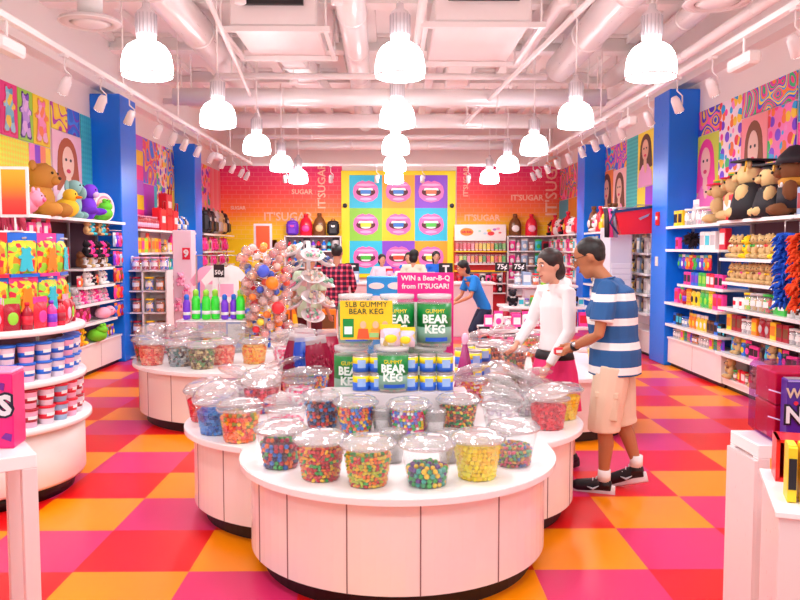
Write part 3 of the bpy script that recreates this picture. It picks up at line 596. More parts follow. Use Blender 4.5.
# ------------------------------------------------------------ shelving
def shelving(name, label, side, y0, y1, depth, shelves, base=None, panel=None, ztop=2.02, uprights=True, wallx=None):
    """shelves: list of (z, ya, yb, depth). side -1/+1 wall"""
    wx = (wallx or XW-.03)*side; u = empty(name, (wx, (y0+y1)/2, 0)); tag(u, label, 'shelving'); oy = (y0+y1)/2
    def bx(nm, xa, xb, ya, yb, za, zb, m, bev=0):
        return MB().box((-side*(xa+xb)/2, (ya+yb)/2-oy, (za+zb)/2), (abs(xb-xa), yb-ya, zb-za), bev=bev).build(nm, m, u)
    if panel: bx('slat_panel', 0, .02, y0, y1, .05, ztop, panel)
    if base:
        bx('base_cabinet', .02, base[0], y0, y1, .06, base[1], WHITE); bx('kick_plate', .02, base[0]-.05, y0, y1, 0, .06, BLACK)
        k = max(1, round((y1-y0)/.9)); j = MB()
        for i in range(1, k): j.box((-side*(base[0]+.0005), y0+(y1-y0)*i/k-oy, base[1]*.55), (.003, .006, base[1]*.8))
        if k > 1: j.build('door_gap', mat('#b8a0a0', .6), u)
        bx('cabinet_top', .02, base[0]+.015, y0, y1, base[1], base[1]+.025, COUNTER)
    for z, ya, yb, dp in shelves: 
        SHELF.append((side, ya, yb, z))
        s = bx('shelf', .02, dp, ya, yb, z-.03, z, COUNTER)
        MB().box((-side*(dp+.004), (ya+yb)/2-oy, z-.015), (.008, yb-ya, .036)).build('price_rail', mat('#ffffff', .3), s)
    if uprights:
        n = max(1, round((y1-y0)/1.1))
        for i in range(n+1): bx('upright', .02, .05, y0+(y1-y0)*i/n-.015, y0+(y1-y0)*i/n+.015, .06, ztop, STEEL)
    return u
# ------------------------------------------------------------ the wall with the bears: section by the column, then the section nearer the camera
DK = mat('#6a4a58', .6); FR, FL_ = -pi/2, pi/2
shelving('bear_wall_shelving', 'white wall shelving on blue boards beside the fire alarm column', 1, 9.4, 11.23, .42, [(2.0, 9.4, 11.23, .42), (1.68, 9.4, 11.23, .42), (1.2, 9.4, 10.9, .36), (.93, 9.4, 11.23, .42), (.62, 9.4, 11.23, .4)], base=(.36, .40), panel=mat('#1570d8', .4))
shelving('bear_wall_shelving', 'white wall shelving stacked with plush bears, nearer section of bear wall', 1, 7.0, 9.38, .42, [(2.02, 7.0, 9.38, .46), (1.58, 7.0, 9.38, .42), (1.3, 7.0, 9.38, .38), (1.0, 7.0, 9.38, .42), (.73, 7.0, 9.38, .42), (.46, 7.0, 9.38, .44)], base=(.34, .12), panel=DK)
def rr(y0, y1, z, items, anchor, where, x=4.07, **k): row((x, y0), (x, y1), z, FR, items, anchor, where, where.split(',')[0], **k)
AC = 'from the shop-front end'
rr(10.85, 11.2, 2.0, ['box:yellow:black:1'], 'from the fire alarm column', 'on the top bear wall shelf', sc=1.25)
rr(10.0, 10.8, 2.0, ['jar:silver:white', 'jar:pale pink:white', 'bag:silver:white'], 'before the tan hatted bears', 'on the top bear wall shelf', sc=1.45)
B = proto(P_plush, 'tan', 'tan', '')
hatb = P_plush('tan', 'red', 'hat')
for c, z in (('green', .352), ('yellow', .366)): hatb.part('hat_band', MB().lathe([(.078, z), (.078, z+.012)], 14, sx=1, sy=.95), mat(NC[c], .7))
gown = P_plush('tan', 'black', ''); gown.part('gown', MB().lathe([(.15, .0), (.138, .1), (.112, .19), (.07, .235)], 16, sy=.95), mat('#15101a', .7))
gown.part('mortarboard', MB().box((0, 0, .375), (.2, .2, .012), rz=.7).lathe([(.07, .33), (.07, .37)], 14), mat('#15101a', .6)); gown.part('tassel', MB().tube([(0, 0, .385), (.1, -.02, .38), (.11, -.03, .3)], .006, 5), mat('#d8a020', .6))
cape = P_plush('brown', 'white', ''); cape.part('teal_hood', MB().lathe([(.12, .33), (.1, .38), (.04, .44), (0, .45)], 14), mat('#1c1520', .6)); cape.part('scarf', MB().lathe([(.09, .19), (.1, .22), (.085, .24)], 14), mat('#c88a2a', .7)); cape.part('waistcoat', MB().lathe([(.105, .05), (.1, .18)], 14), mat('#1c1520', .7))
G = 'large plush bears on the top shelf'
put(hatb, (4.1, 9.72, 2.0), FR-.3, 'tan plush bear in a striped hat beside the clear jars', 'soft toy', G, sc=1.42)
put(hatb, (4.1, 9.28, 2.02), FR-.5, 'tan plush bear in a striped hat behind the red carton', 'soft toy', G, sc=1.5)
put(gown, (4.08, 8.86, 2.02), FR-.6, 'tan plush bear in black graduation gown, farther of two', 'soft toy', G, sc=1.75)
put(gown, (4.08, 8.38, 2.02), FR-.2, 'tan plush bear in black graduation gown, nearer of two', 'soft toy', G, sc=1.5)
put(cape, (4.08, 7.93, 2.02), FR-.3, 'brown plush bear with black hood and amber scarf', 'soft toy', G, sc=1.6)
put(proto(P_box, 'red', 'white'), (3.99, 9.2, 2.02), FR, 'tall red carton with white lines on the top bear wall shelf', 'box', sc=(2.0, 1.5, 1.65))
put(proto(P_box, 'pale blue', 'crimson'), (4.0, 7.55, 2.02), FR, 'pale blue and red box at the shop-front end of the top bear shelf', 'box', sc=(1.6, 1.4, 1.5))
rr(11.0, 11.2, 1.68, ['box:pink:crimson'], 'beside the column', 'on the second bear wall shelf', sc=.9)
pom = MB(); random.seed(3)
for i in range(90):
    a, b = random.uniform(0, 2*pi), random.uniform(-1, 1); r = .12; d = Vector((sqrt(1-b*b)*cos(a), sqrt(1-b*b)*sin(a), b)); pom.tube([d*.03, d*r*.7, d*r*random.uniform(.9, 1.15)+Vector((0, 0, -.02))], [.016, .012, .004], 4)
p = pom.build('feather_pompom', mat('#2a1420', .9)); p.location = (4.06, 10.55, 1.82); tag(p, 'dark feathery pompom on the second bear wall shelf', 'pompom')
rr(9.72, 10.36, 1.68, ['box:white:silver', 'box:white:teal', 'box:white:silver'], 'after the dark pompom', 'on the second bear wall shelf', sc=1.25)
rr(9.42, 9.75, 1.68, ['box:red:white'], 'over the white boxes', 'on the second bear wall shelf', sc=1.4)
rr(7.75, 9.35, 1.58, ['plush:tan:white', 'plush:tan:green', 'plush:yellow:teal', 'plush:tan:red'], AC, 'on the second nearer bear shelf', sc=.72, jit=.4)
# hanging bags of sweets below the second shelf, by the column
rr(9.9, 11.15, 1.62, ['bag:red:yellow', 'bag:orange:teal', 'bag:purple:white', 'bag:blue:green', 'bag:green:red'], AC, 'hanging under the second shelf', sc=.85, hang=True)
rr(9.45, 10.85, 1.2, ['box:pink:black:3', 'box:red:white:2', 'box:green:lime:2', 'box:blue:purple:2'], AC, 'on the short middle shelf', sc=.95)
rr(9.45, 11.2, .93, ['bottle:crimson:purple', 'bag:red:green', 'box:pink:red:2', 'tube:lime:yellow:3', 'bag:green:lime:2', 'bag:yellow:black:2', 'tube:yellow:orange:3'], AC, 'on the waist-high shelf by the column', sc=1.1)
rr(9.45, 11.2, .62, ['box:black:teal:2', 'box:blue:black', 'box:brown:black:2', 'bag:yellow:white:3', 'bag:orange:yellow:2', 'jar:pale blue:blue:2'], AC, 'on the low shelf by the column', sc=.85)
rr(9.45, 11.2, .425, ['bag:purple:blue', 'tube:lime:pink:3', 'tube:purple:green:3', 'box:yellow:pink', 'jar:silver:white:3', 'bag:silver:white', 'jar:orange:brown:2'], AC, 'on the cabinet by the column', sc=.78)
rr(7.4, 9.35, 1.3, ['plush:tan:yellow', 'plush:tan:pink', 'plush:tan:brown'], AC, 'on the middle shelf of nearer bears', sc=.68, jit=.3)
rr(7.3, 9.35, 1.0, ['mug:white:red:2', 'mug:white:brown:2', 'box:green:white', 'bag:green:white', 'jar:red:green', 'jar:tan:silver:2', 'jar:lime:yellow'], AC, 'on the mug shelf', sc=1.25)
rr(7.2, 9.35, .73, ['bag:crimson:silver:2', 'box:orange:yellow', 'jar:silver:white:2', 'box:crimson:brown:2', 'box:yellow:orange'], AC, 'on the shelf under the mugs', sc=1.0)
rr(7.2, 9.35, .46, ['bag:blue:yellow', 'plush:tan:blue', 'bag:blue:teal', 'bag:black:brown', 'box:pink:black:2', 'bag:black:pink'], AC, 'on the knee-high shelf', sc=.8, jit=.2)
rr(7.6, 9.35, .145, ['box:red:yellow', 'jar:red:green', 'plush:tan:brown', 'box:crimson:red', 'jar:brown:tan', 'box:red:white'], AC, 'on the bottom ledge of the bear wall', sc=.78, jit=.2)
# hanging feather boas
for y, c, l in ((7.58, '#1458d0', 'bright blue feather boa hanging from the nearer bear shelf'), (7.3, '#f0501c', 'orange feather boa hanging beside the blue one'), (7.06, '#1c1520', 'black feather boa at the shop-front end of the bear shelves')):
    random.seed(int(y*100)); b = MB(); b.tube([(3.82, y, 1.84), (3.82, y, 1.2)], .03, 6)
    for i in range(190):
        z = random.uniform(1.14, 1.84); a = random.uniform(0, 2*pi); r = random.uniform(.08, .13)
        b.tube([(3.82, y, z), (3.82+cos(a)*r*.7, y+sin(a)*r*.7, z-.01), (3.82+cos(a)*r, y+sin(a)*r, z-.05)], [.014, .016, .003], 4)
    o = b.build('feather_boa', mat(c, .85)); tag(o, l, 'feather boa'); MB().tube([(3.93, y, 2.0), (3.82, y, 1.96), (3.82, y, 1.8)], .006, 5).build('hook', STEEL, o)
# red gift tote and hanging scarves in the bay beyond the column
al = MB().box((3.955, 11.6, 2.13), (.05, .12, .2), bev=.01).build('fire_alarm', mat('#e01820', .4)); tag(al, 'red fire alarm box on the blue column', 'fire alarm'); MB().box((3.928, 11.6, 2.14), (.006, .07, .05)).build('strobe_lens', mat('#ffffff', .2), al)
sw = MB().box((3.952, 11.62, 1.5), (.02, .1, .14), bev=.005).build('wall_switch', mat('#f0e6da', .4)); tag(sw, 'cream switch plate on the blue column', 'switch'); MB().box((3.94, 11.62, 1.5), (.01, .03, .05)).build('rocker', WHITE, sw)
ro = MB().lathe([(0, 0), (.055, 0), (.06, .02), (.04, .035), (0, .035)], 16, M=T(-3.955, 12.06, 1.52) @ Ry(pi/2)).build('doorbell', mat('#f4ecea', .3)); tag(ro, 'round white fitting on the blue column beside the candy cubes', 'fitting'); MB().cyl((0, 0, 0), .018, .006, 10, M=T(-3.92, 12.06, 1.52) @ Ry(pi/2)).build('button', BLACK, ro)

# ------------------------------------------------------------ gummy-bag side wall, bay nearest the entrance
shelving('plush_wall_shelving', 'white shelves on brown slatwall under the beanbag plush', -1, 7.6, 11.68, .42, [(2.07, 7.4, 11.66, .46), (1.83, 8.3, 9.6, .3), (1.43, 10.2, 11.35, .4), (1.19, 10.2, 11.35, .4), (.96, 10.0, 11.35, .4), (.71, 10.0, 11.35, .42)], base=(.36, .40), panel=mat('#5a3038', .6), ztop=2.04)
def rl(y0, y1, z, items, anchor, where, x=-4.07, **k): row((x, y0), (x, y1), z, FL_, items, anchor, where, where, **k)
def softtoy(name, blobs, colour, loc, rz, label, eyes=None, rough=.85, extra=()):
    b = MB()
    for c, r in blobs: b.ball(c, r, 14)
    o = b.build(name, mat(colour, rough)); o.location = loc; o.rotation_euler = (0, 0, rz); o.scale = (.82,)*3 if loc[2] < 1 else (1,)*3; tag(o, label, 'soft toy', 'large plush toys')
    for nm, c, r, col in extra: MB().ball(c, r, 10).build(nm, mat(col, .8), o)
    if eyes:
        for s in (-1, 1): MB().ball((eyes[0]*s, eyes[1], eyes[2]), eyes[3], 8).build('eye', BLACK, o)
    return o
softtoy('plush_bear', [((0, 0, .2), (.2, .16, .2)), ((0, -.03, .46), (.19, .17, .16)), ((-.17, 0, .58), (.06, .04, .06)), ((.17, 0, .58), (.06, .04, .06)), ((-.15, -.18, .08), (.09, .14, .09)), ((.15, -.18, .08), (.09, .14, .09)), ((0, -.17, .42), (.08, .07, .06))], '#c88a3a', (-4.1, 9.3, 2.07), FL_, 'big golden brown plush bear behind the orange sign', (.07, -.18, .5, .018), extra=(('nose', (0, -.235, .44), (.03, .02, .02), '#3a2014'),))
softtoy('plush_duck', [((0, 0, .12), (.13, .15, .12)), ((0, -.05, .27), (.09, .09, .085)), ((0, .13, .16), (.05, .08, .04))], '#ffd83a', (-3.98, 9.75, 2.07), FL_, 'yellow plush duck beside the golden bear', (.035, -.13, .29, .01), extra=(('beak', (0, -.15, .25), (.035, .05, .018), '#ff8a1c'),))
softtoy('plush_elephant', [((0, 0, .18), (.13, .13, .18)), ((0, -.04, .4), (.11, .11, .1)), ((-.12, 0, .4), (.07, .02, .09)), ((.12, 0, .4), (.07, .02, .09)), ((0, -.15, .33), (.03, .05, .08)), ((-.08, -.1, .05), (.05, .09, .05)), ((.08, -.1, .05), (.05, .09, .05))], '#8ab8b8', (-4.1, 10.2, 2.07), FL_, 'teal grey plush elephant next to the purple monkey', (.05, -.14, .43, .012))
softtoy('plush_monkey', [((0, 0, .16), (.12, .11, .16)), ((0, -.03, .38), (.11, .1, .1)), ((-.12, 0, .38), (.04, .02, .045)), ((.12, 0, .38), (.04, .02, .045)), ((-.14, -.08, .12), (.04, .12, .05)), ((.14, -.08, .12), (.04, .12, .05))], '#7a35d8', (-4.03, 10.58, 2.07), FL_, 'purple plush monkey on the shelf under the pale portrait poster', (.04, -.12, .4, .011), extra=(('muzzle', (0, -.1, .34), (.07, .05, .045), '#e0c0f0'),))
softtoy('plush_frog', [((0, 0, .1), (.15, .14, .1)), ((0, -.05, .2), (.1, .09, .07)), ((-.06, -.06, .27), (.035, .035, .035)), ((.06, -.06, .27), (.035, .035, .035))], '#6ad83a', (-3.98, 10.95, 2.07), FL_, 'lime green plush frog in front of the white rainbow cushion', (.06, -.09, .28, .012))
softtoy('plush_pig', [((0, 0, .12), (.17, .14, .12)), ((0, -.12, .17), (.1, .09, .09)), ((-.06, -.12, .26), (.03, .02, .035)), ((.06, -.12, .26), (.03, .02, .035))], '#ff9ab8', (-4.0, 8.7, 2.07), FL_, 'pink plush pig at the shop-front end of the top shelf', (.035, -.2, .2, .01), extra=(('snout', (0, -.21, .16), (.035, .02, .025), '#ff6a98'),))
rc = MB().prism(ell(0, .2, .38, .2, 28), -.09, .09).build('rainbow_cushion', mat('#ffe8ee', .8)); rc.location = (-4.12, 11.2, 2.07); rc.rotation_euler = (0, 0, FL_); tag(rc, 'white rainbow cushion at the end of the top shelf by the column', 'cushion')
for i, c in enumerate(('#ff9ab8', '#ffc8a0', '#c8e8ff')):
    n = 18; r0 = .32-.07*i; MB().prism([(r0*cos(pi*k/n), .2+r0*.5*sin(pi*k/n)) for k in range(n+1)]+[((r0-.05)*cos(pi*k/n), .2+(r0-.05)*.5*sin(pi*k/n)) for k in range(n, -1, -1)], -.095, -.09).build('rainbow_arc', mat(c, .8), rc)
EC = 'from the shop-front end'
rl(8.35, 9.55, 1.83, ['bag:white:pink', 'box:pink:white', 'bag:pink:red'], EC, 'on the short shelf behind the orange sign', sc=.9)
rl(10.35, 11.2, 2.0, ['plush:tan:brown', 'plush:teal:white', 'plush:brown:orange'], EC, 'dangling under the plush shelf', sc=.55, hang=True, x=-4.0)
rl(10.3, 11.2, 1.72, ['plush:black:white', 'plush:pink:purple', 'plush:black:red'], EC, 'dangling in the second plush row', sc=.6, hang=True, x=-4.0)
rl(10.25, 11.3, 1.43, ['plush:brown:white', 'plush:white:black', 'plush:tan:white', 'plush:white:brown'], EC, 'on the highest small plush shelf', sc=.62, jit=.4)
rl(10.25, 11.3, 1.19, ['bag:red:white', 'bag:orange:red', 'plush:white:black', 'plush:white:pink', 'plush:black:white'], EC, 'on the black and white plush shelf', sc=.6, jit=.3)
rl(10.05, 11.3, .96, ['plush:silver:pink', 'plush:pale pink:pink', 'plush:pink:white', 'plush:pale pink:white'], EC, 'on the pink plush shelf', sc=.6, jit=.3)
softtoy('plush_pig', [((0, 0, .1), (.2, .13, .1)), ((.1, -.08, .13), (.09, .09, .085))], '#ffb0c8', (-4.02, 11.0, .71), FL_, 'pale pink round plush pig lying on the lowest shelf', (.03, -.15, .16, .008), extra=(('snout', (.1, -.17, .12), (.03, .02, .025), '#ff80a8'),))
rl(10.05, 10.7, .71, ['bag:crimson:pink', 'bag:pink:crimson'], EC, 'beside the pale pink plush pig', sc=.8)
softtoy('plush_frog', [((0, 0, .11), (.2, .16, .11)), ((0, -.08, .2), (.12, .1, .07)), ((-.06, -.1, .27), (.035, .035, .035)), ((.06, -.1, .27), (.035, .035, .035))], '#78d82a', (-4.0, 10.7, .425), FL_, 'green plush frog sitting on the white cabinet', (.06, -.13, .28, .01))
rl(9.9, 10.4, .425, ['plush:yellow:brown', 'plush:orange:yellow'], EC, 'on the cabinet before the green frog', sc=.7, jit=.3)
rl(11.0, 11.6, .425, ['bag:purple:yellow', 'bag:red:blue', 'bag:blue:orange', 'bag:brown:white'], EC, 'on the cabinet past the green frog', sc=.72)
for z, its in ((1.93, ['bag:pale blue:white', 'bag:purple:pink', 'bag:pink:crimson']), (1.66, ['bag:purple:pink', 'bag:pink:red', 'bag:pale blue:red']), (1.42, ['bag:crimson:orange', 'bag:orange:pink', 'bag:brown:red']), (1.18, ['bag:pink:orange', 'bag:orange:red', 'bag:red:blue']), (.92, ['bag:blue:orange', 'bag:orange:purple', 'bag:crimson:blue'])):
    rl(11.25, 11.66, z, its, 'of the hanging strip', 'by the column, %s hooks' % {1.93: 'highest', 1.66: 'second', 1.42: 'third', 1.18: 'fourth', .92: 'lowest'}[z], sc=.85, hang=True, x=-3.95)
    hk = MB()
    for y in (11.31, 11.44, 11.57): hk.tube([(-4.36, y, z+.02), (-3.93, y, z+.02)], .006, 5)
    tag(hk.build('display_hook', STEEL), 'chrome display hooks by the column, %s row' % {1.93: 'highest', 1.66: 'second', 1.42: 'third', 1.18: 'fourth', .92: 'lowest'}[z], 'hooks')
# bay between the two columns: white cubby shelving
def cub(side, y0, y1, nm, lab, colr):
    return shelving(nm, lab, side, y0, y1, .42, [(z, y0, y1, .42) for z in (2.0, 1.62, 1.3, .98, .68)], base=(.36, .38), panel=mat(colr, .6), ztop=2.0)
cub(-1, 12.5, 16.05, 'sweet_shelving', 'white shelving with books and gifts between the two blue columns', '#f0e0e4')
w = 'between the blue columns'
rl(12.55, 13.9, 2.0, ['bottle:crimson:pale pink:14'], 'from the near column', 'on the top shelf ' + w, sc=1.15)
rl(14.9, 15.9, 2.0, ['bottle:blue:silver', 'bottle:black:white', 'bottle:silver:blue'], 'past the red totes', 'on the top shelf ' + w, sc=1.5)
rl(12.6, 13.9, 1.62, ['box:yellow:orange', 'box:orange:pink', 'box:lime:yellow', 'bag:orange:red', 'box:tan:orange'], 'from the near column', 'on the book shelf ' + w, sc=1.35)
rl(14.1, 15.9, 1.62, ['jar:yellow:brown', 'bag:orange:yellow', 'box:silver:white', 'box:yellow:white', 'purse:pink:pale pink', 'bag:tan:red'], 'past the striped totes', 'on the book shelf ' + w, sc=.95)
rl(12.6, 15.9, 1.3, ['box:orange:yellow', 'jar:green:orange', 'box:red:yellow', 'bag:yellow:red', 'box:blue:white', 'bag:green:white', 'box:teal:blue'], 'from the near column', 'on the middle shelf ' + w, sc=1.1)
rl(12.6, 15.9, .98, ['jar:red:white', 'jar:orange:brown', 'jar:blue:yellow', 'box:teal:white', 'bag:pale blue:pink', 'jar:pink:crimson'], 'from the near column', 'on the waist-high shelf ' + w, sc=1.2)
rl(12.6, 15.9, .68, ['jar:brown:orange', 'bag:purple:orange', 'box:pale pink:white', 'plush:pale pink:white'], 'from the near column', 'on the low shelf ' + w, sc=.95)
# red totes displayed on the top shelf
for i, y in enumerate((14.05, 14.45, 14.85)):
    b = MB().box((0, 0, .2), (.36, .16, .4), bev=.02).build('red_tote_bag', mat('#e01428', .35)); b.location = (-4.1, y, 2.0+(.28 if i == 1 else 0)); b.rotation_euler = (0, 0, FL_); tag(b, 'glossy red tote bag, %s from the crimson bottles, on the top shelf' % ORD[i], 'bag', 'red tote bags')
    MB().tube([(-.09, -.08, .38), (-.07, -.09, .52), (.07, -.09, .52), (.09, -.08, .38)], .012, 6).build('handle', mat('#b01020', .4), b); MB().box((0, -.082, .2), (.2, .004, .12)).build('white_print', WHITE, b)
    if i == 1: MB().box((0, 0, -.14), (.34, .15, .28)).build('support_box', mat('#e01428', .4), b)
# striped pale pink garment rack end with a red number sign and pink plush hanging
gr = empty('pink_display_tower', (-3.55, 13.6, 0)); tag(gr, 'tall pale pink display tower with red sign and hanging pink plush', 'display')
MB().box((0, 0, 1.0), (.32, .3, 2.0), bev=.01).build('tower_body', mat('#f6d8e2', .5), gr); MB().box((.07, -.155, 1.6), (.13, .015, .2)).build('red_sign', mat('#e8203a', .4), gr)
MB().text('9', .17, M=T(.07, -.166, 1.6), depth=.006, bold=.008).build('sign_number', WHITE, gr)
for k, (x, z) in enumerate(((-.02, 1.05), (.08, .85), (-.06, .62), (.05, .4))):
    p = put(proto(P_plush, 'pale pink', 'pink'), (-3.55+x, 13.405, z), 0, 'pale pink plush, %s from the top on the pink tower' % ORD[k], 'soft toy', 'pink plush on the tower', sc=.62)
# low cubes with jars in front of that bay
cb = empty('candy_cube_unit', (-3.75, 12.1, 0)); tag(cb, 'white cube unit of jars standing by the first blue column', 'shelving')
MB().box((0, .17, .68), (.72, .02, 1.36)).build('back_panel', WHITE, cb)
for x in (-.35, -.01, .35): MB().box((x, 0, .68), (.02, .34, 1.36)).build('side_panel', WHITE, cb)
for z in (.03, .37, .71, 1.04, 1.35): MB().box((0, 0, z), (.72, .34, .02)).build('shelf', WHITE, cb)
for k, z in enumerate((.38, .72, 1.05)):
    for j, (x, c, c2) in enumerate(((-.27, 'brown', 'orange'), (-.12, 'orange', 'crimson'), (.08, 'blue', 'yellow'), (.24, 'orange', 'brown'))):
        put(proto(P_jar, c, c2), (-3.75+x, 12.0, z), 0, '%s and %s jar in the cube unit, %s shelf up' % (c, c2, ORD[k+1]), 'jar', 'jars in the cubes', sc=1.3)
for j in range(5): put(proto(P_jar, ['red', 'red', 'crimson', 'red', 'blue'][j], 'pale pink'), (-4.02+j*.14, 12.05, 1.36), 0, 'red sweets jar on top of the cube unit, %s from the column' % ORD[j], 'jar', 'jars on the cubes', sc=1.25)
# third bay, past the second column
cub(-1, 16.75, 19.95, 'sweet_shelving', 'white shelving past the second blue column by the yellow wall', '#f0e0e4')
rl(17.2, 19.9, 2.0, ['purse:black:silver', 'purse:black:white', 'purse:silver:tan', 'purse:tan:brown'], 'past the second column', 'on the top corner shelf', sc=1.5)
for z, wv in ((1.62, 'eye-high'), (1.3, 'middle'), (.98, 'waist-high')): rl(16.9, 19.8, z, ['bag:pink:red', 'purse:pink:pale pink', 'bag:crimson:tan', 'box:tan:brown', 'bag:silver:pink'], 'past the second column', 'on the %s corner shelf' % wv, sc=1.35)
# bay beyond the fire alarm column, far bear side
cub(1, 12.0, 16.0, 'gift_shelving', 'white gift shelving beyond the fire alarm column', '#eadfe6')
cub(1, 16.8, 19.95, 'gift_shelving', 'white gift shelving in the far corner on the bear side', '#eadfe6')
fa = 'from the fire alarm column'
rr(14.1, 16.0, 2.0, ['giant:brown:white', 'giant:brown:tan', 'purse:yellow:white', 'giant:red:white', 'plush:white:pink'], fa, 'on the far top shelf')
rr(17.0, 19.9, 2.0, ['purse:red:white', 'plush:white:black', 'purse:white:pink', 'giant:red:yellow', 'plush:black:white'], 'past the far column', 'on the corner top shelf')
for z, wv in ((1.62, 'eye-high'), (1.3, 'middle'), (.98, 'waist-high'), (.68, 'low')):
    rr(12.1, 15.9, z, ['bag:silver:white', 'box:white:silver', 'bag:black:tan', 'box:pale blue:white', 'bag:brown:black', 'jar:yellow:black'], fa, 'on the far %s shelf' % wv, sc=1.3)
    rr(16.9, 19.8, z, ['bag:pink:white', 'box:white:teal', 'jar:orange:red', 'bag:green:white', 'box:pink:crimson'], 'past the far column', 'on the corner %s shelf' % wv, sc=1.5)
# white drawer tower, hanging scarves and red tote at the fire alarm column
dt = empty('white_pillar_unit', (3.62, 12.6, 0)); tag(dt, 'tall white pillar unit behind the striped-shirt shopper', 'display unit')
MB().box((0, 0, 1.0), (.35, .6, 2.05), bev=.01).build('tower_body', mat('#dfe2ec', .4), dt)
for k in range(9): MB().box((.0, -.305, .7+k*.09), (.3, .015, .075), bev=.004).build('drawer_front', mat('#eef0f6', .35), dt)
rb = empty('red_tote_bag', (3.72, 12.05, 1.98)); tag(rb, 'large red zip bag with navy trim hanging beside the fire alarm column', 'bag')
MB().prism([(-.3, .26), (.3, .34), (.28, -.06), (-.2, -.08)], -.1, .1).build('bag_body', mat('#ee1c30', .4), rb)
MB().prism([(-.36, .28), (.32, .37), (.32, .33), (-.36, .24)], -.11, .11).build('navy_trim', mat('#1c3a6a', .5), rb); MB().prism([(.05, .17), (.22, .24), (.2, .2), (.08, .14)], -.108, -.1).build('silver_print', STEEL, rb)
MB().tube([(-.3, -.1, .3), (-.38, -.1, .1), (-.25, -.1, -.07)], .016, 6).build('strap', mat('#1c3a6a', .5), rb); MB().tube([(0, 0, .33), (.1, .1, .38), (.6, .2, .38)], .01, 6).build('hanger_hook', STEEL, rb)
for k, (x, c, l) in enumerate(((3.3, '#2a2028', 'black scarf hanging beside the large red zip bag'), (3.36, '#ff4a98', 'pink scarf hanging beside the large red zip bag'), (3.43, '#9aa0b0', 'grey scarf hanging beside the large red zip bag'))):
    b = MB(); n = 9
    for j in range(3): b.tube([(x+.02*j-.02, 12.05, 2.3), (x+.015*sin(j+k), 12.03-.02*j, 2.1), (x+.02*j, 12.03, 1.86)], [.014, .026, .02], 6)
    o = b.build('scarf', mat(c, .7)); tag(o, l, 'scarf'); 
o = MB().tube([(3.25, 12.06, 2.31), (3.9, 12.06, 2.31)], .01, 6).build('hanging_rail', STEEL); tag(o, 'short chrome rail holding the scarves by the fire alarm column', 'rail')
# ------------------------------------------------------------ round tiered stand with tubs and gummy bags
gx, gy = -2.95, 5.5
g = empty('round_tiered_stand', (gx, gy, 0)); tag(g, 'round white tiered stand of cotton candy tubs and hanging gummy bags', 'display stand')
MB().lathe([(.66, 0), (.66, .1)], 48).build('kick_plate', BLACK, g)
dr = MB().lathe([(.73, .1), (.74, .12), (.74, .49)], 64).build('drum_base', mat('#f4ebe5', .3), g)
def tier(z, r): MB().lathe([(.0, z-.04), (r-.01, z-.04), (r, z-.035), (r, z-.006), (r-.006, z), (0, z)], 64).build('shelf', COUNTER, g)
tier(.53, .79); tier(.83, .76); tier(1.17, .76)
MB().cyl((0, 0, .5), .42, 1.3, 20).build('slat_core', mat('#8a5a62', .6), g)
for k in range(12):
    a = 2*pi*k/12; MB().box((.43*cos(a), .43*sin(a), 1.48), (.02, .03, .65), rz=a).build('upright', STEEL, g)
def arc(n0, n1, step, r, z, fn):
    k = 0; a = n0
    while a <= n1: 
        x, y = gx+r*cos(radians(a)), gy+r*sin(radians(a)); fn(k, (x, y, z), radians(a)+pi/2); a += step; k += 1
levels = [('pink', 'lower shelf', .53), ('blue', 'middle shelf', .83)]
for c, wh, z in levels:
    for r2 in (0, 1):
        arc(-110, 36, 11, .67 if c == 'blue' else .685, z+.126*r2, lambda k, p, rz: put(proto(P_tub, 'crimson' if (c == 'pink' and k % 4 == 3) else ('red' if c == 'pink' else 'blue'), 'pale blue' if (c == 'pink' and k % 5 == 4) else ('pale pink' if k % 3 == 1 else 'white')), p, rz, 'cotton candy tub with %s lid, %s %s layer, %s round from the front' % ('red' if c == 'pink' else 'blue', wh, ('bottom', 'upper')[r2], ORD[k]), 'tub', '%s-lidded tubs' % ('red' if c == 'pink' else 'blue')))
arc(-112, 40, 9, .66, 1.17, lambda k, p, rz: put(proto(*[(P_bottle, 'red', 'crimson'), (P_bottle, 'pink', 'purple'), (P_bag, 'red', 'pink'), (P_bottle, 'crimson', 'red'), (P_bag, 'crimson', 'lime'), (P_bag, 'red', 'pale pink')][(k*5) % 6]), p, rz, 'red sweets pack on the top ledge of the tiered stand, %s round from the front' % ORD[k], 'bag of sweets', 'red packs on the top ledge', sc=.9))
def gummybag(c, bc, frame):
    p = P_bag(c, frame, .21, .25); p.kids.pop()
    p.o.data.materials[0] = art('confetti', [NC[c], NC['red'], NC['orange'], NC['lime'], NC['yellow']], .9); p.part('bear_print', MB().prism(bearp((.2, .16)), -.042, -.034, M=T(0, 0, .12)), mat(NC[bc], .4))
    p.part('frame_print', MB().box((0, -.0, .015), (.21, .05, .022)), mat(NC[frame], .4)); return p
gb = [gummybag('yellow', 'teal', 'blue'), gummybag('red', 'orange', 'pink'), gummybag('lime', 'teal', 'blue'), gummybag('orange', 'red', 'red')]
for j, (z, hw) in enumerate(((1.51, 'upper'), (1.245, 'lower'))):
    def f(k, p, rz):
        put(gb[(k+j) % 4] if j == 0 or k % 2 else gb[1], p, rz, '%s gummy bear bag on the %s hooks, %s round from the front' % (['blue-topped', 'pink-topped', 'blue-based', 'red'][(k+j) % 4 if j == 0 or k % 2 else 1], hw, ORD[k]), 'bag of sweets', 'gummy bear bags on hooks')
    arc(-108, 30, 19.5, .62, z, f)
for zz in (1.77, 1.505):
    k = 0
    while -108+19.5*k <= 30: a = radians(-108+19.5*k); MB().tube([(.42*cos(a), .42*sin(a), zz), (.66*cos(a), .66*sin(a), zz)], .006, 6).build('peg_hook', STEEL, g); k += 1
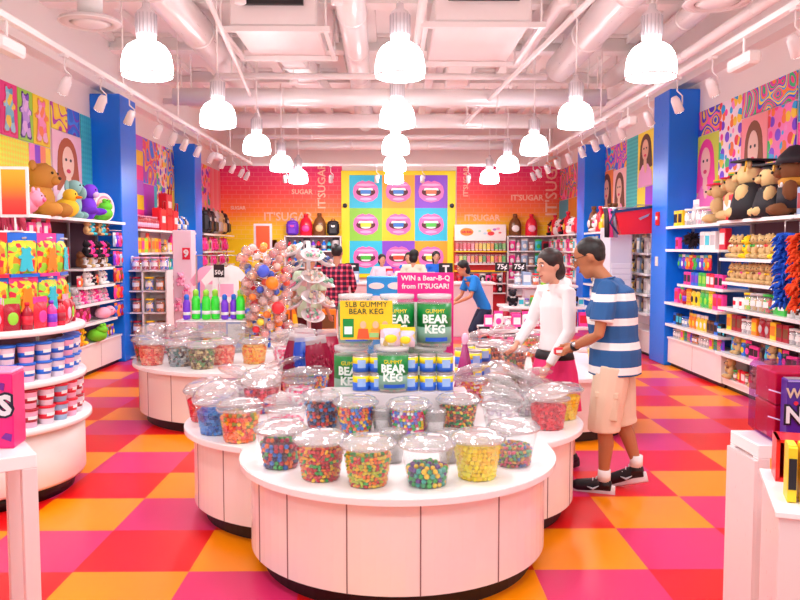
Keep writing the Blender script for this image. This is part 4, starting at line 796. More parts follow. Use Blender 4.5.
MB().cyl((0, 0, 1.79), .45, .03, 24).build('top_cap', COUNTER, g)
for k, (a, c, l) in enumerate(((-150, '#ff3fa0', 'hot pink feathery wig on top of the round stand'), (60, '#c03050', 'crimson gift bag on top of the round stand'))):
    b = MB()
    for i in range(60): t = random.uniform(0, 2*pi); b.tube([(0, 0, .2), (.09*cos(t), .09*sin(t), .17), (.14*cos(t), .14*sin(t), random.uniform(0, .08))], [.02, .02, .006], 4)
    o = b.build('feather_wig' if k == 0 else 'tissue_bow', mat(c, .7)); o.location = (gx+.3*cos(radians(a)), gy+.3*sin(radians(a)), 1.82); tag(o, l, 'wig' if k == 0 else 'bow')
sg = empty('sign_holder', (-2.53, 5.35, 1.81), .1); tag(sg, 'white framed orange and red sign card above the hanging gummy bags', 'sign')
MB().cyl((0, 0, 0), .05, .012, 18).cyl((0, 0, .01), .007, .1, 8).build('stand_post', WHITE, sg)
MB().box((0, 0, .27), (.19, .02, .34), bev=.004).build('frame', WHITE, sg)
def grad(name, cols, z0, z1):
    m, nt, b = nodes(name); tc = nt.nodes.new('ShaderNodeTexCoord'); s_ = nt.nodes.new('ShaderNodeSeparateXYZ'); nt.links.new(tc.outputs['Object'], s_.inputs[0])
    mr = nt.nodes.new('ShaderNodeMapRange'); mr.inputs['From Min'].default_value = z0; mr.inputs['From Max'].default_value = z1; nt.links.new(s_.outputs[2], mr.inputs[0]); r = ramp(nt, cols, 'LINEAR'); nt.links.new(mr.outputs[0], r.inputs[0]); nt.links.new(r.outputs[0], b.inputs[0]); return m
CARD = grad('orange_red_card', ['#e81c2a', '#f8503a', '#ff9a1c', '#ffb82a'], .11, .42)
MB().box((0, -.0115, .27), (.155, .003, .3)).build('sign_card', CARD, sg)

# ------------------------------------------------------------ round white display tables
def outline(circ, c0, dr, n=144, sq=0):
    P = []
    for i in range(n):
        a = 2*pi*i/n; d = Vector((cos(a), sin(a))); best = 0
        for x, y, R in circ:
            o = Vector((c0[0]-x, c0[1]-y)); b = o.dot(d); c = o.dot(o)-(R-dr)**2; D = b*b-c
            if D > 0: best = max(best, -b+sqrt(D))
        P.append((d.x*best, d.y*best))
    return P
def display_table(circ, c0, z, label, seams):
    t = empty('round_display_table', (c0[0], c0[1], 0)); tag(t, label, 'display table')
    def band(dr, z0, z1, nm, m, n=144):
        MB().slab(outline(circ, c0, dr, n), z0, z1).build(nm, m, t)
    band(.0, z-.035, z-.004, 'table_top', COUNTER); band(.005, z-.004, z, 'top_surface', COUNTER); band(.06, .1, z-.035, 'curved_skirt', mat('#f4ebe5', .22)); band(.13, 0, .1, 'kick_plate', mat('#1a0c10', .4))
    o = outline(circ, c0, .0595, 144)
    for i in seams:
        x, y = o[i % 144]; a = atan2(y, x); MB().box((x, y, (z+.06)/2), (.004, .006, z-.14), rz=a).build('panel_seam', mat('#8a6a6a', .6), t)
    return t
CL = [(.04, 4.33, .87), (-.5, 5.15, .84), (.42, 5.15, .84), (-.04, 5.95, .84)]
display_table(CL, (0, 5.1), .58, 'white clover-shaped display table crowded with candy tubs, nearest the entrance', (96, 100, 105, 110, 116, 84, 90, 78, 132, 130, 138, 66, 60, 72))
display_table([(-1.48, 8.12, 1.14)], (-1.48, 8.12), .58, 'round white display table of candy tubs below the lollipop tree', (80, 88, 96, 104, 112, 120))
display_table([(1.45, 7.6, .96)], (1.45, 7.6), .58, 'round white display table behind the two shoppers', (100, 112, 124, 136, 4))

# ------------------------------------------------------------ candy tubs
RB_, RT_, HT = .093, .125, .195
def lidmesh(m=None):
    return MB().lathe([(.139, -.006), (.142, .0), (.137, .006), (.128, .008), (.12, .024), (.09, .034), (.05, .039), (0, .04)], 28)
def tubproto(cols, size=.0115, fill=1.0, kind='ball', lid='on', seed=1, inner='#a03040'):
    random.seed(seed)
    p = Proto('candy_tub', MB().lathe([(0, .002), (RB_-.004, .002), (RB_, .006), (RT_, HT-.012), (RT_+.008, HT-.008), (RT_+.008, HT)], 28), CLR)
    b = MB(); hh = (HT-.02)*fill; rad = lambda z: RB_+(RT_-RB_)*z/HT-.004
    def one(x, y, z):
        i = random.randrange(len(cols)); s = size*random.uniform(.9, 1.08)
        if kind == 'ball': b.ball((x, y, z), s, 7, i)
        elif kind == 'bean': b.ball((0, 0, 0), (s*1.5, s*.8, s*.8), 6, i, M=T(x, y, z) @ Rz(random.uniform(0, 3)) @ Rx(random.uniform(-1, 1)) @ Ry(random.uniform(-1, 1)))
        elif kind == 'cube': b.box((0, 0, 0), (s*1.9, s*1.5, s*1.5), i, M=T(x, y, z) @ Rz(random.uniform(0, 3)) @ Rx(random.uniform(-1, 1)))
    z = size*1.05
    while z < hh:
        R = rad(z)-size; n = int(2*pi*R/(size*1.95)); o = random.random()
        for i in range(n): a = 2*pi*(i+o)/n; one(R*cos(a), R*sin(a), z+random.uniform(-.15, .15)*size)
        z += size*1.68
    R = rad(hh)-size*2.6
    while R > 0:
        n = max(1, int(2*pi*R/(size*2)))
        for i in range(n): a = 2*pi*i/n+R*40; one(R*cos(a), R*sin(a), hh+(1-R/rad(hh))*.018+random.uniform(-.3, .3)*size)
        R -= size*1.8
    stuffm = [mat(c, .3) for c in cols]
    p.part('sweets', b, stuffm, 'stuff')
    p.part('sweets_core', MB().lathe([(0, .004), (rad(0)-size*1.6, .005), (rad(hh)-size*1.6, hh-size*.4), (0, hh)], 16), mat(inner, .6), 'stuff')
    p.part('rim', MB().lathe([(RT_+.004, HT-.012), (RT_+.012, HT-.008), (RT_+.012, HT+.001), (RT_+.002, HT+.002)], 28), LID)
    if lid == 'on':
        l = p.part('lid', lidmesh(), LID); l.o.location = (0, 0, HT+.004)
        k = l.part('lid_tab', MB().box((.03, .01, .037), (.06, .035, .008), bev=.003), mat('#d9c8cc', .3))
    elif lid:
        l = p.part('lid', lidmesh(), LID); a, rz = lid; l.o.matrix_local = T(0, 0, HT+.006) @ Rz(rz) @ T(0, .12, 0) @ Rx(-a) @ T(0, -.12, 0)
        l.part('lid_tab', MB().box((.0, -.05, .037), (.06, .035, .008), bev=.003), mat('#d9c8cc', .3))
    return p
R_, Y_, G_, B_, O_, P_, D_ = '#e01c30', '#ffd21a', '#2fb84a', '#2a7ad8', '#ff7a1c', '#ff5a9a', '#5a1830'
TP = {
 'dark': tubproto([R_, D_, B_, '#1c2a6a', O_, G_, '#c01048'], .013, .82, seed=1, inner='#601830'),
 'multi': tubproto([R_, Y_, G_, O_, R_, '#d8203a', '#f8a01c'], .0105, .92, 'bean', seed=2, inner='#a03a20'),
 'yellowmix': tubproto([Y_, '#e8d82a', O_, G_, R_, '#ffb81c', '#c8d82a'], .010, .9, 'bean', seed=3, inner='#b08018'),
 'half': tubproto(['#2fa86a', '#6a2a90', G_, Y_, '#38305a', '#e05a3a', '#2fb0a0'], .0135, .5, seed=4, inner='#4a3a5a'),
 'yellow': tubproto(['#ffee10', '#ffe400', '#fff23a', '#ffd800'], .012, .93, 'cube', seed=5, inner='#f0d000'),
 'pastel': tubproto(['#d87a6a', '#6ab88a', '#e8b05a', '#6a8ac8', '#e86a8a', '#b8c86a'], .0105, .55, 'bean', seed=6, inner='#a08070'),
 'gum': tubproto(['#2a8ad8', R_, '#1c3a7a', O_, '#7a1838', '#2a8ad8', D_], .0135, .95, seed=7, inner='#501830'),
 'rain': tubproto([O_, R_, Y_, '#6a3ab8', G_, B_, O_, '#f0a01c'], .0115, .97, seed=8, inner='#a04020'),
 'rain2': tubproto(['#e83a8a', B_, Y_, '#e01c30', '#7a3ac0', '#f4f0f0', G_], .011, .95, seed=9, inner='#a04060'),
 'green': tubproto([O_, G_, '#1a7a3a', Y_, '#c84a1c', '#8a2a1c'], .0105, .9, 'bean', seed=10, inner='#803818'),
 'orange': tubproto([O_, Y_, '#ff9a4a', '#f0503a', '#8aa83a'], .0125, .9, 'cube', lid=(.12, .3), seed=11, inner='#c06a3a'),
 'blue': tubproto(['#1a7ad8', '#2a90e8', '#1468c0', '#3aa0f0'], .012, .8, 'cube', lid=(.42, 2.6), seed=12, inner='#1058b0'),
 'red': tubproto(['#d81c38', '#f03a4a', '#b01030', '#ff6a8a', '#5a2a90'], .012, .95, 'cube', lid=(.3, 3.4), seed=13, inner='#901028'),
 'redlid': tubproto(['#e8203c', '#f03a4a', '#c81434'], .012, .8, 'cube', lid=(.22, 1.9), seed=14, inner='#c01430'),
 'nuts': tubproto(['#8a7a5a', '#a8986a', '#6a5a40', '#b8b080'], .0115, .9, 'bean', lid=(.3, 4.4), seed=15, inner='#6a5a40'),
 'silver': tubproto(['#a8b0b8', '#7a6a6a', '#5a8a88', '#c8a890', '#d8dcd8'], .0115, .85, 'cube', seed=16, inner='#6a6a6a'),
 'brown': tubproto(['#a88a5a', '#6a4a28', '#d8c88a', '#5a8a3a', '#8a6a38'], .0115, .85, 'cube', seed=17, inner='#5a4a28'),
 'peach': tubproto(['#ff7a6a', '#ff9a7a', '#ffb89a', '#f06058'], .0125, .88, 'cube', seed=18, inner='#e06a5a'),
 'orangey': tubproto(['#ff9a1c', '#ffb83a', '#ff7a2a', '#ffc85a'], .0125, .9, 'cube', seed=19, inner='#f08020'),
 'yel2': tubproto(['#ffd81c', '#ffe23a', '#ffc800'], .013, .85, 'cube', seed=20, inner='#f0c000'),
 'pinkl': tubproto(['#ff8ab0', '#f4d0dc', '#ff5a8a', '#ffffff'], .012, .7, 'cube', lid=(.35, .2), seed=21, inner='#e07a9a'),
 'white': tubproto(['#f4f0f0', '#e8d8e0', '#d8c8d8', '#ffffff'], .013, .75, 'cube', lid=(.5, 5.6), seed=22, inner='#d8c8d0'),
 'mixlid': tubproto([O_, '#ff8ab0', Y_, '#f4e0e8', R_], .012, .8, 'bean', lid=(.4, .9), seed=23, inner='#d08a80'),
 'berry': tubproto(['#6a3a2a', '#c84a2a', '#e87a2a', '#8a3a3a', '#5a7a2a'], .014, .85, seed=24, inner='#7a3a20'),
}
TD = {'dark': 'dark red and blue gumballs', 'multi': 'red, green and yellow beans', 'yellowmix': 'yellow and green beans', 'half': 'green and purple gumballs, half full', 'yellow': 'bright yellow sweets', 'pastel': 'pastel beans, half full', 'gum': 'blue and maroon gumballs', 'rain': 'orange rainbow balls', 'rain2': 'pink, blue and white balls', 'green': 'orange and green beans', 'orange': 'orange gummies', 'blue': 'blue gummies under a raised lid', 'red': 'red and purple gummies', 'redlid': 'plain red gummies', 'nuts': 'olive brown nuts', 'silver': 'silvery wrapped sweets', 'brown': 'brown and green wrapped sweets', 'peach': 'peach pink gummies', 'orangey': 'bright orange slices', 'yel2': 'golden yellow sweets', 'pinkl': 'pink and white sweets', 'white': 'white wrapped sweets', 'mixlid': 'pink and orange wrapped beans', 'berry': 'brown and orange balls'}
FT = [('dark', 281, 466, 'at the front left of the near table'), ('multi', 321, 478, 'between the dark gumballs and the yellow-green beans'), ('yellowmix', 368, 484, 'front centre of the near table'), ('half', 427, 484, 'front of the near table'), ('yellow', 477, 477, 'at the front right of the near table'), ('pastel', 513, 464, 'at the right edge of the near table'),
 ('gum', 322, 427, 'second row of the near table'), ('rain', 356, 434, 'second row of the near table'), ('rain2', 409, 437, 'second row of the near table, centre'), ('green', 458, 431, 'second row, behind the yellow sweets'), ('pinkl', 262, 440, 'behind the dark gumballs'), ('white', 500, 434, 'behind the pastel beans'),
 ('orange', 246, 441, 'on the left lobe of the near table'), ('blue', 217, 433, 'at the left rim of the near table'), ('redlid', 203, 420, 'behind the blue gummies at the left rim'), ('red', 272, 413, 'left lobe, behind the orange gummies'),
 ('mixlid', 246, 402, 'left lobe, under a tilted lid'), ('pinkl', 300, 405, 'left lobe, behind the blue and maroon gumballs'), ('white', 222, 402, 'left lobe, back row with lifted lid'), ('rain', 312, 397, 'beside the crimson bags'), ('mixlid', 258, 386, 'left lobe, farthest back row'), ('white', 278, 386, 'left lobe, farthest back beside the tilted lids'),
 ('redlid', 548, 428, 'right lobe by the pink skirt'), ('yel2', 566, 418, 'right lobe rim by the pink skirt'), ('nuts', 505, 398, 'right lobe'), ('white', 520, 415, 'right lobe, in front of the nuts'), ('mixlid', 476, 405, 'right lobe, inner side'), ('pinkl', 445, 408, 'behind the orange and green beans'), ('white', 487, 417, 'right lobe, inner front'), ('pinkl', 530, 404, 'right lobe, next to the nuts'), ]
def relax(L, obst, rmin, fixed=0, cs=None):
    Q = [atz(x, y, .58).xy for _, x, y, _ in L]
    for _ in range(80):
        for i in range(len(Q)):
            for k in range(len(Q)):
                if i == k: continue
                d = Q[i]-Q[k]; l = max(d.length, 1e-4)
                if l < rmin and i >= fixed: Q[i] += d/l*(rmin-l)*(.5 if k >= fixed else 1)
            if i >= fixed:
                for ox, oy, r in obst:
                    d = Q[i]-Vector((ox, oy)); l = max(d.length, 1e-4)
                    if l < r+rmin/2: Q[i] += d/l*(r+rmin/2-l)
                # stay on the table top
                ins = [((Q[i]-Vector((x, y))).length-(R-rmin/2+.01), x, y, R) for x, y, R in cs]; m = min(ins)
                if m[0] > 0: d = Q[i]-Vector(m[1:3]); Q[i] -= d/d.length*m[0]
    return Q
BAGS = [(-.62, 5.22, .16), (-.42, 5.25, .15)]
FQ = relax(FT, [(.03-.32, 5.22, .22), (.03, 5.22, .24), (.03+.32, 5.22, .22), (.58, 5.35, .17)]+BAGS, .268, 10, CL)
for (k, x, y, wh), q in zip(FT, FQ):
    p = Vector((q.x, q.y, .58)); s = .94 if k in ('pinkl', 'white', 'mixlid') else 1
    put(TP[k], p, random.uniform(-.3, .3), 'tub of %s, %s' % (TD[k], wh), 'candy tub', 'candy tubs on the near table', sc=s)
LQ = [('brown', 194, 366, 'front row'), ('silver', 172, 365, 'front row'), ('peach', 147, 361, 'front left rim'), ('peach', 228, 364, 'front row'), ('orangey', 256, 363, 'front row'), ('berry', 133, 354, 'far left rim'), ('pinkl', 282, 362, 'front row end'),
    ('blue', 168, 351, 'second row'), ('redlid', 205, 352, 'second row'), ('orangey', 235, 352, 'second row'), ('yel2', 258, 349, 'second row under white lid'), ('pinkl', 150, 345, 'third row'), ('white', 185, 345, 'third row'), ('silver', 278, 349, 'second row'), ('pinkl', 220, 344, 'third row, right of the white sweets'), ('peach', 300, 352, 'second row end'), ('mixlid', 300, 366, 'beside the crimson bags')]
for (k, x, y, wh), q in zip(LQ, relax(LQ, [(-1.36, 8.55, .3), (-1.75, 8.5, .2), (-2.1, 8.5, .2), (-1.6, 8.5, .2)], .3, 0, [(-1.48, 8.12, 1.14)])):
    p = (q.x, q.y, .58); put(TP[k], p, random.uniform(-.4, .4), 'tub of %s, %s, lollipop tree table' % (TD[k], wh), 'candy tub', 'candy tubs on the lollipop tree table', sc=1.08)
RQ = [('berry', 494, 366, 'front'), ('berry', 516, 372, 'front, nearer the woman'), ('redlid', 543, 374, 'front'), ('orange', 530, 356, 'back row'), ('pinkl', 505, 354, 'back row'), ('white', 550, 358, 'back row'), ('pinkl', 480, 360, 'left rim'), ('yel2', 600, 366, 'right part'), ('peach', 630, 360, 'right part')]
for (k, x, y, wh), q in zip(RQ, relax(RQ, [], .29, 0, [(1.45, 7.6, .96)])):
    p = (q.x, q.y, .58); put(TP[k], p, random.uniform(-.4, .4), 'tub of %s, %s, table behind the shoppers' % (TD[k], wh), 'candy tub', 'candy tubs behind the shoppers', sc=1.05)

def cupstack(n):
    b = MB()
    for k in range(n): b.lathe([(.05, .012*k), (.075, .012*k+.12), (.079, .012*k+.122)], 22)
    p = Proto('clear_cup_stack', b.lathe([(0, 0), (.05, 0)], 22), clear('clear_cup', white=.2, gl=.2)); p.part('cup_rim', MB().lathe([(.078, .012*n+.108), (.083, .012*n+.11), (.08, .012*n+.116)], 22), LID); return p
CUPS = cupstack(6)
for x, y, w in ((393, 462, 'between the yellow-green beans and the half-full tub'), (383, 436, 'second row, left of the pink and blue balls'), (434, 438, 'second row, right of the pink and blue balls'), (449, 462, 'between the half-full and the yellow tubs')):
    p = atz(x, y, .58); put(CUPS, p, 0, 'nested stack of clear plastic cups, %s' % w, 'cups', 'clear cup stacks', sc=.9)
# ------------------------------------------------------------ gummy keg display in the middle of the clover table
DY = .16
ri = empty('display_riser', (.03, 5.08+DY, .58)); tag(ri, 'clear stepped riser under the green gummy kegs', 'riser')
MB().box((0, .1, .05), (.92, .42, .1)).build('back_step', mat('#e8e0e4', .2), ri); MB().box((0, -.23, .105), (.92, .24, .21)).build('front_step', mat('#e8e0e4', .2), ri)
GRN = '#0c8a3a'
def keg(r, h):
    p = Proto('gummy_keg', MB().lathe([(r*.97, 0), (r, .01), (r, h*.9), (r*.93, h*.94), (r*.93, h)], 28), clear('clear_keg', white=.16))
    p.part('gummy_bears', MB().cyl((0, 0, .01), r*.92, h*.78, 20), art('confetti', ['#d8c8c0', '#c8d8c0', '#e8b8b0', '#e8d8a8', '#b8d0b8'], 1.2), 'stuff')
    p.part('green_label', MB().lathe([(r*1.006, h*.4), (r*1.006, h*.86)], 28), mat(GRN, .35)); p.part('white_label', MB().lathe([(r*1.005, h*.08), (r*1.005, h*.45)], 28), mat('#86b09c', .35))
    p.part('screw_lid', MB().lathe([(0, h*.96), (r*.99, h*.96), (r*.99, h*1.04), (0, h*1.04)], 24), clear('clear_cap', white=.5))
    p.part('gummy_lettering', MB().text('GUMMY', r*.32, M=T(r*.0, 0, h*.72), bend=r*1.01, depth=.003, bold=0), mat('#ffe21a', .4))
    p.part('bear_lettering', MB().text('BEAR', r*.66, M=T(r*.0, 0, h*.56), bend=r*1.012, depth=.004, bold=.003).text('KEG', r*.66, M=T(r*.0, 0, h*.36), bend=r*1.012, depth=.004, bold=.003), mat('#f4fff8', .4))
    p.part('blue_banner', MB().lathe([(r*1.012, h*.12), (r*1.012, h*.2)], 12, a0=-pi*.68, a1=-pi*.25), mat('#1c5ad0', .4)); return p
KG, KS = keg(.118, .34), keg(.105, .275)
for x, y, z, l in ((-.27, 5.22, .68, 'large clear keg of gummy bears, bottom tier, behind the paired cans by the crimson bags'), (.0, 5.22, .68, 'large clear keg of gummy bears, bottom tier, middle'), (.27, 5.22, .68, 'large clear keg of gummy bears, bottom tier, behind the cans near the pink board'),
                (-.24, 5.22, 1.035, 'large clear gummy keg on the top tier behind the yellow sign'), (.045, 5.2, 1.035, 'large green-labelled gummy keg on the top tier beside the yellow sign'), (.3, 5.2, 1.035, 'large green-labelled gummy keg on the top tier beside the pink board')):
    put(KG, (x, y+DY, z), 0, l, 'sweets keg', 'gummy bear kegs')
put(KS, (.015, 4.84+DY, .79), 0, 'green-labelled gummy keg at the front centre between the cans', 'sweets keg', 'gummy bear kegs')
def can():
    r, h = .052, .118
    p = Proto('gummy_can', MB().lathe([(r, 0), (r, h*.9)], 18), mat('#c8c4c0', .3, .5)); p.part('yellow_band', MB().lathe([(r*1.02, h*.5), (r*1.02, h*.84)], 18), mat('#ffe41a', .4)); p.part('blue_band', MB().lathe([(r*1.02, h*.06), (r*1.02, h*.5)], 18), mat('#2a6ad8', .4))
    p.part('round_logo', MB().lathe([(r*1.04, h*.28), (r*1.04, h*.72)], 8, a0=-pi*.62, a1=-pi*.3), mat('#9cbcec', .4)); p.part('plastic_cap', MB().lathe([(r*.98, h*.9), (r*1.02, h*.92), (r*1.02, h*.99), (r*.9, h)], 18), mat('#a89a98', .3, .4)); return p
CAN = can(); n = 0
for x in (-.19, -.085, .125, .24, .35):
    for k in (0, 1): put(CAN, (x, 4.84+DY+.015*k, .79+.118*k), 0, 'yellow-blue can, %s from the crimson bags, %s of its stack, by the front keg' % (ORD[[-.19, -.085, .125, .24, .35].index(x)], ('bottom', 'top')[k]), 'can', 'yellow and blue cans')
for x, y, w in ((462, 381, 'first'), (474, 384, 'second'), (468, 375, 'third'), (483, 378, 'fourth')):
    p = atz(x, y, .58); put(CAN, (p.x, p.y, .58), .4, 'yellow and green can on the right lobe, %s from the pink board' % w, 'can', 'cans on the right lobe', sc=1.2)
    put(CAN, (p.x, p.y, .58+.118*1.2), .1, 'yellow and green can stacked on the right lobe, %s from the pink board' % w, 'can', 'cans on the right lobe', sc=1.2)
pc = MB().lathe([(.15, 0), (.02, .45)], 4).build('cellophane_cone_bag', mat('#a83a7a', .25)); p = atz(470, 392, .58); pc.location = (p.x-.02, p.y+.22, .58); tag(pc, 'tall magenta cellophane cone of sweets beside the stacked cans', 'bag of sweets'); pc.scale = (.6, .6, .85)
MB().ball((0, 0, .46), (.05, .05, .06), 8).build('gathered_top', mat('#e8c0d8', .3), pc)
# yellow sign in an acrylic holder, resting on the cans
sy = empty('tabletop_sign', (-.155, 4.86+DY, 1.028)); tag(sy, 'yellow sign reading 5LB GUMMY BEAR KEG above the stacked cans', 'sign')
MB().box((0, 0, .015), (.36, .08, .012)).box((0, .012, .19), (.36, .004, .36)).build('acrylic_holder', CLR, sy)
MB().box((0, 0, .215), (.335, .012, .25)).build('sign_board', mat('#ffc81a', .4), sy)
MB().text('5LB GUMMY', .05, M=T(0, -.008, .315), depth=.003, bold=0).text('BEAR KEG', .05, M=T(0, -.008, .27), depth=.003, bold=.0004).build('sign_lettering', mat('#1a4a2a', .5), sy)
MB().box((-.115, -.0075, .165), (.07, .004, .12)).build('keg_picture', mat(GRN, .4), sy); MB().box((-.115, -.01, .15), (.05, .003, .05)).build('keg_picture_label', mat('#e8fff0', .4), sy)
for k, (x, c) in enumerate(((-.02, '#f0582a'), (.06, '#ff9a2a'), (.12, '#e8304a'))):
    MB().prism([(x-.04, .095), (x+.04, .095), (x+.03, .16), (x-.03, .16)], -.011, -.0075).build('pictured_torso', mat(c, .5), sy); MB().prism(ell(x, .185, .02, .024), -.0115, -.0075).build('pictured_head', mat('#f0b890', .5), sy)
MB().box((.05, -.0125, .12), (.06, .003, .03)).build('pictured_keg', mat('#9ac878', .5), sy)
# pink board behind
pb = empty('pink_sign_board', (.25, 5.42+DY, .58)); tag(pb, "tall hot pink board reading WIN a Bear-B-Q from IT'SUGAR behind the kegs", 'sign')
MB().box((0, 0, .475), (.4, .012, .95), bev=.002).build('board', mat('#f0188a', .4), pb)
MB().box((-.02, -.008, .38), (.3, .003, .72)).build('printed_picture', mat('#e8f0e8', .5), pb)
MB().text('WIN a Bear-B-Q', .05, M=T(0, -.009, .91), depth=.003, bold=.0012).text("from IT'SUGAR!", .05, M=T(0, -.009, .852), depth=.003, bold=.0012).build('board_lettering', WHITE, pb)
gbag = P_bag('white', 'yellow', .12, .11); gbag.o.data.materials[0] = art('confetti', ['#e8d8c8', '#d8b870', '#c8c8e0', '#e8c0c8', '#f4f0f0'], .8)
put(gbag, (-.0, 4.84+DY, 1.075), .1, 'small bag of mixed gummies leaning over the front keg', 'bag of sweets', 'small gummy bags', sc=1.1); put(gbag, (.1, 4.86+DY, 1.068), -.2, 'small golden bag beside the mixed gummy bag over the cans', 'bag of sweets', 'small gummy bags')
# crimson and blue bags leaning beside the display
for k, (x, y, c, l, t) in enumerate(((293, 392, '#8a0a3a', 'crimson bag of gummies farthest from the kegs, leaning on the blue bag', .12), (308, 393, '#1a4ac0', 'blue bag of gummies between two crimson bags', -.05), (324, 396, '#980c38', 'crimson bag of gummies leaning beside the kegs', -.14), (302, 384, '#b82a5a', 'rose red bag behind the crimson and blue bags', .05), (330, 385, '#a81840', 'dark red bag close behind the kegs sign', -.05))):
    p = atz(x, y, .58); b = MB(); n, m = 9, 10; vs = []; random.seed(k)
    for s in (-1, 1):
        for j in range(m):
            for i in range(n): u = i/(n-1)*2-1; v = j/(m-1); vs.append((u*.095*(1-.25*max(0, v-.7)/.3), s*.05*(1-u*u)**.5*(1-v**3)*(min(1, v*6+.3))+random.uniform(-.008, .008), v*.36))
    fs = [tuple((q*n*m+j*n+i, q*n*m+j*n+i+1, q*n*m+(j+1)*n+i+1, q*n*m+(j+1)*n+i)[::1 if q == 0 else -1]) for q in (0, 1) for j in range(m-1) for i in range(n-1)]
    o = b.add(vs, fs, 0, True).build('gummy_sack', mat(c, .22)); o.location = p; o.scale = (1.05, 1, 1.2); o.rotation_euler = (0, t, 0); tag(o, l, 'bag of sweets', 'gummy sacks')
    lum = MB()
    for i in range(26): u = random.uniform(-.8, .8); v = random.uniform(.08, .75); lum.ball((u*.085, -.046*(1-u*u)**.5*(1-v**3), v*.36), random.uniform(.012, .02), 6)
    stuff(lum.build('gummy_pieces', mat(c, .18), o)); MB().box((0, 0, .36), (.15, .02, .05)).build('clear_bag_top', clear('bag_film', white=.35), o)

# ------------------------------------------------------------ front tables at the picture's edges
def panel_table(name, x0, x1, y0, y1, h, label, legw=.05, side_d=None):
    t = empty(name, ((x0+x1)/2, (y0+y1)/2, 0)); tag(t, label, 'table'); w, d = x1-x0, y1-y0
    MB().box((0, 0, h-.025), (w, d, .05), bev=.003).build('table_top', COUNTER, t)
    for sx in (-1, 1):
        for sy_ in (-1, 1): MB().box((sx*(w/2-legw/2), sy_*(d/2-legw/2), (h-.05)/2), (legw, legw, h-.05), bev=.002).build('leg', mat('#ecdcdc', .35), t)
    return t
t = panel_table('parsons_table', -1.99, -1.29, 2.505, 2.885, .985, 'white square-legged table carrying the pink candy carton'); t.rotation_euler.z = .6
nb = empty('candy_carton', (-1.465, 2.86, .985), .12); tag(nb, 'big hot pink candy carton with AS lettering on the white table', 'box')
MB().box((0, 0, .135), (.2, .13, .27), bev=.004).build('carton_body', mat('#f01878', .3), nb); MB().box((0, 0, .276), (.2, .13, .012), bev=.004).build('carton_lid', mat('#ff9ac8', .25), nb)
MB().text('AS', .1, M=T(.04, -.067, .155), depth=.003, bold=.012).build('lettering_shadow', mat('#1c1430', .4), nb); MB().text('AS', .1, M=T(.04, -.07, .155), depth=.003, bold=.004).build('lettering', mat('#e8e0e4', .4), nb)
random.seed(5)
for i, (x, z) in enumerate(((-.05, .23), (.055, .225), (-.02, .045), (.03, .06), (.075, .04), (-.07, .09))): MB().prism([(x-.018, z), (x+.016, z-.014), (x+.02, z+.012), (x-.002, z+.018)], -.068, -.066).build('purple_splash', mat('#7a1c90', .4), nb)
o = panel_table('low_plinth_table', -1.7, -1.14, 1.9, 2.2, .95, 'lower white table at the entrance edge under the pink carton')
w = MB().box((0, 0, .04), (.14, .1, .08), bev=.01).build('candy_box', mat('#e8e0e6', .35)); w.location = (-1.24, 2.1, .95); tag(w, 'small white box on the lower white table', 'box'); MB().box((0, -.052, .04), (.1, .003, .04)).build('purple_print', mat('#7a50b0', .4), w)
# right edge
t = panel_table('parsons_table', 1.35, 2.0, 2.82, 3.06, .985, 'white table carrying red and purple wrapped boxes', .045)
MB().box((-.315, 0, .46), (.044, .238, .93)).build('end_panel', mat('#f0dede', .3), t)
wr = empty('wrapped_gift_boxes', (1.56, 2.96, .985), -.1); tag(wr, 'red boxes in purple cellophane wrap on the white table', 'gift box')
MB().box((0, 0, .07), (.24, .2, .13), bev=.004).build('red_box', mat('#e0142a', .25), wr); MB().box((0, 0, .2), (.24, .2, .12), bev=.004).build('red_box', mat('#e8203a', .25), wr)
MB().box((-.07, -.102, .205), (.05, .003, .045)).build('grey_tag', mat('#c8b8c0', .4), wr); MB().box((-.08, -.102, .05), (.03, .003, .025)).build('green_tag', mat('#7ac83a', .4), wr)
MB().box((0, 0, .143), (.29, .24, .285), bev=.02, ).build('purple_film', clear('purple_film', '#e2b4ec', .0, .06), wr)
for z in (.1, .2): MB().tube([(-.151, -.12, z), (-.05, -.127, z-.03), (.1, -.127, z+.02)], .0025, 4).build('film_crease', mat('#e8c8f4', .3), wr)
nb2 = empty('candy_carton', (1.50, 2.80, .985), -.1); tag(nb2, 'purple carton reading Wonka and Nerds in front of the wrapped boxes', 'box')
MB().box((.05, 0, .125), (.24, .06, .25), bev=.003).build('carton_body', mat('#4a1c90', .3), nb2)
MB().box((.05, -.0315, .125), (.238, .002, .008)).box((.05, -.0315, .245), (.238, .002, .006)).build('pale_border', mat('#a890d8', .3), nb2)
MB().text('Wonka', .05, M=T(.0, -.034, .2), depth=.003, bold=.001).build('gold_lettering', mat('#d8b8a0', .35), nb2)
MB().text('Nerds', .085, M=T(.03, -.033, .12), depth=.003, bold=.009).build('lettering_shadow', mat('#140a28', .35), nb2); MB().text('Nerds', .085, M=T(.03, -.036, .12), depth=.003, bold=.002).build('white_lettering', mat('#e8e4ea', .35), nb2)
for x, z, c in ((-.04, .165, '#e02040'), (.03, .16, '#d02888'), (-.05, .05, '#c8206a'), (.02, .05, '#e83050')): MB().prism(ell(x, z, .008, .008, 8), -.034, -.031).build('printed_dot', mat(c, .4), nb2)
MB().box((.05, -.0, .2505), (.23, .05, .002)).build('silver_top', STEEL, nb2)
pl2 = empty('display_plinth', (1.395, 2.39, 0), -.35); tag(pl2, 'white plinth at the entrance edge carrying red and yellow boxes', 'plinth')
MB().box((0, 0, .46), (.38, .46, .92), bev=.003).build('plinth_body', mat('#f0dcdc', .3), pl2); MB().box((0, 0, .93), (.4, .48, .02), bev=.003).build('plinth_top', COUNTER, pl2)
rb2 = empty('candy_crate', (1.43, 2.53, .94), -.35); tag(rb2, 'open red display carton standing on the edge plinth', 'box')
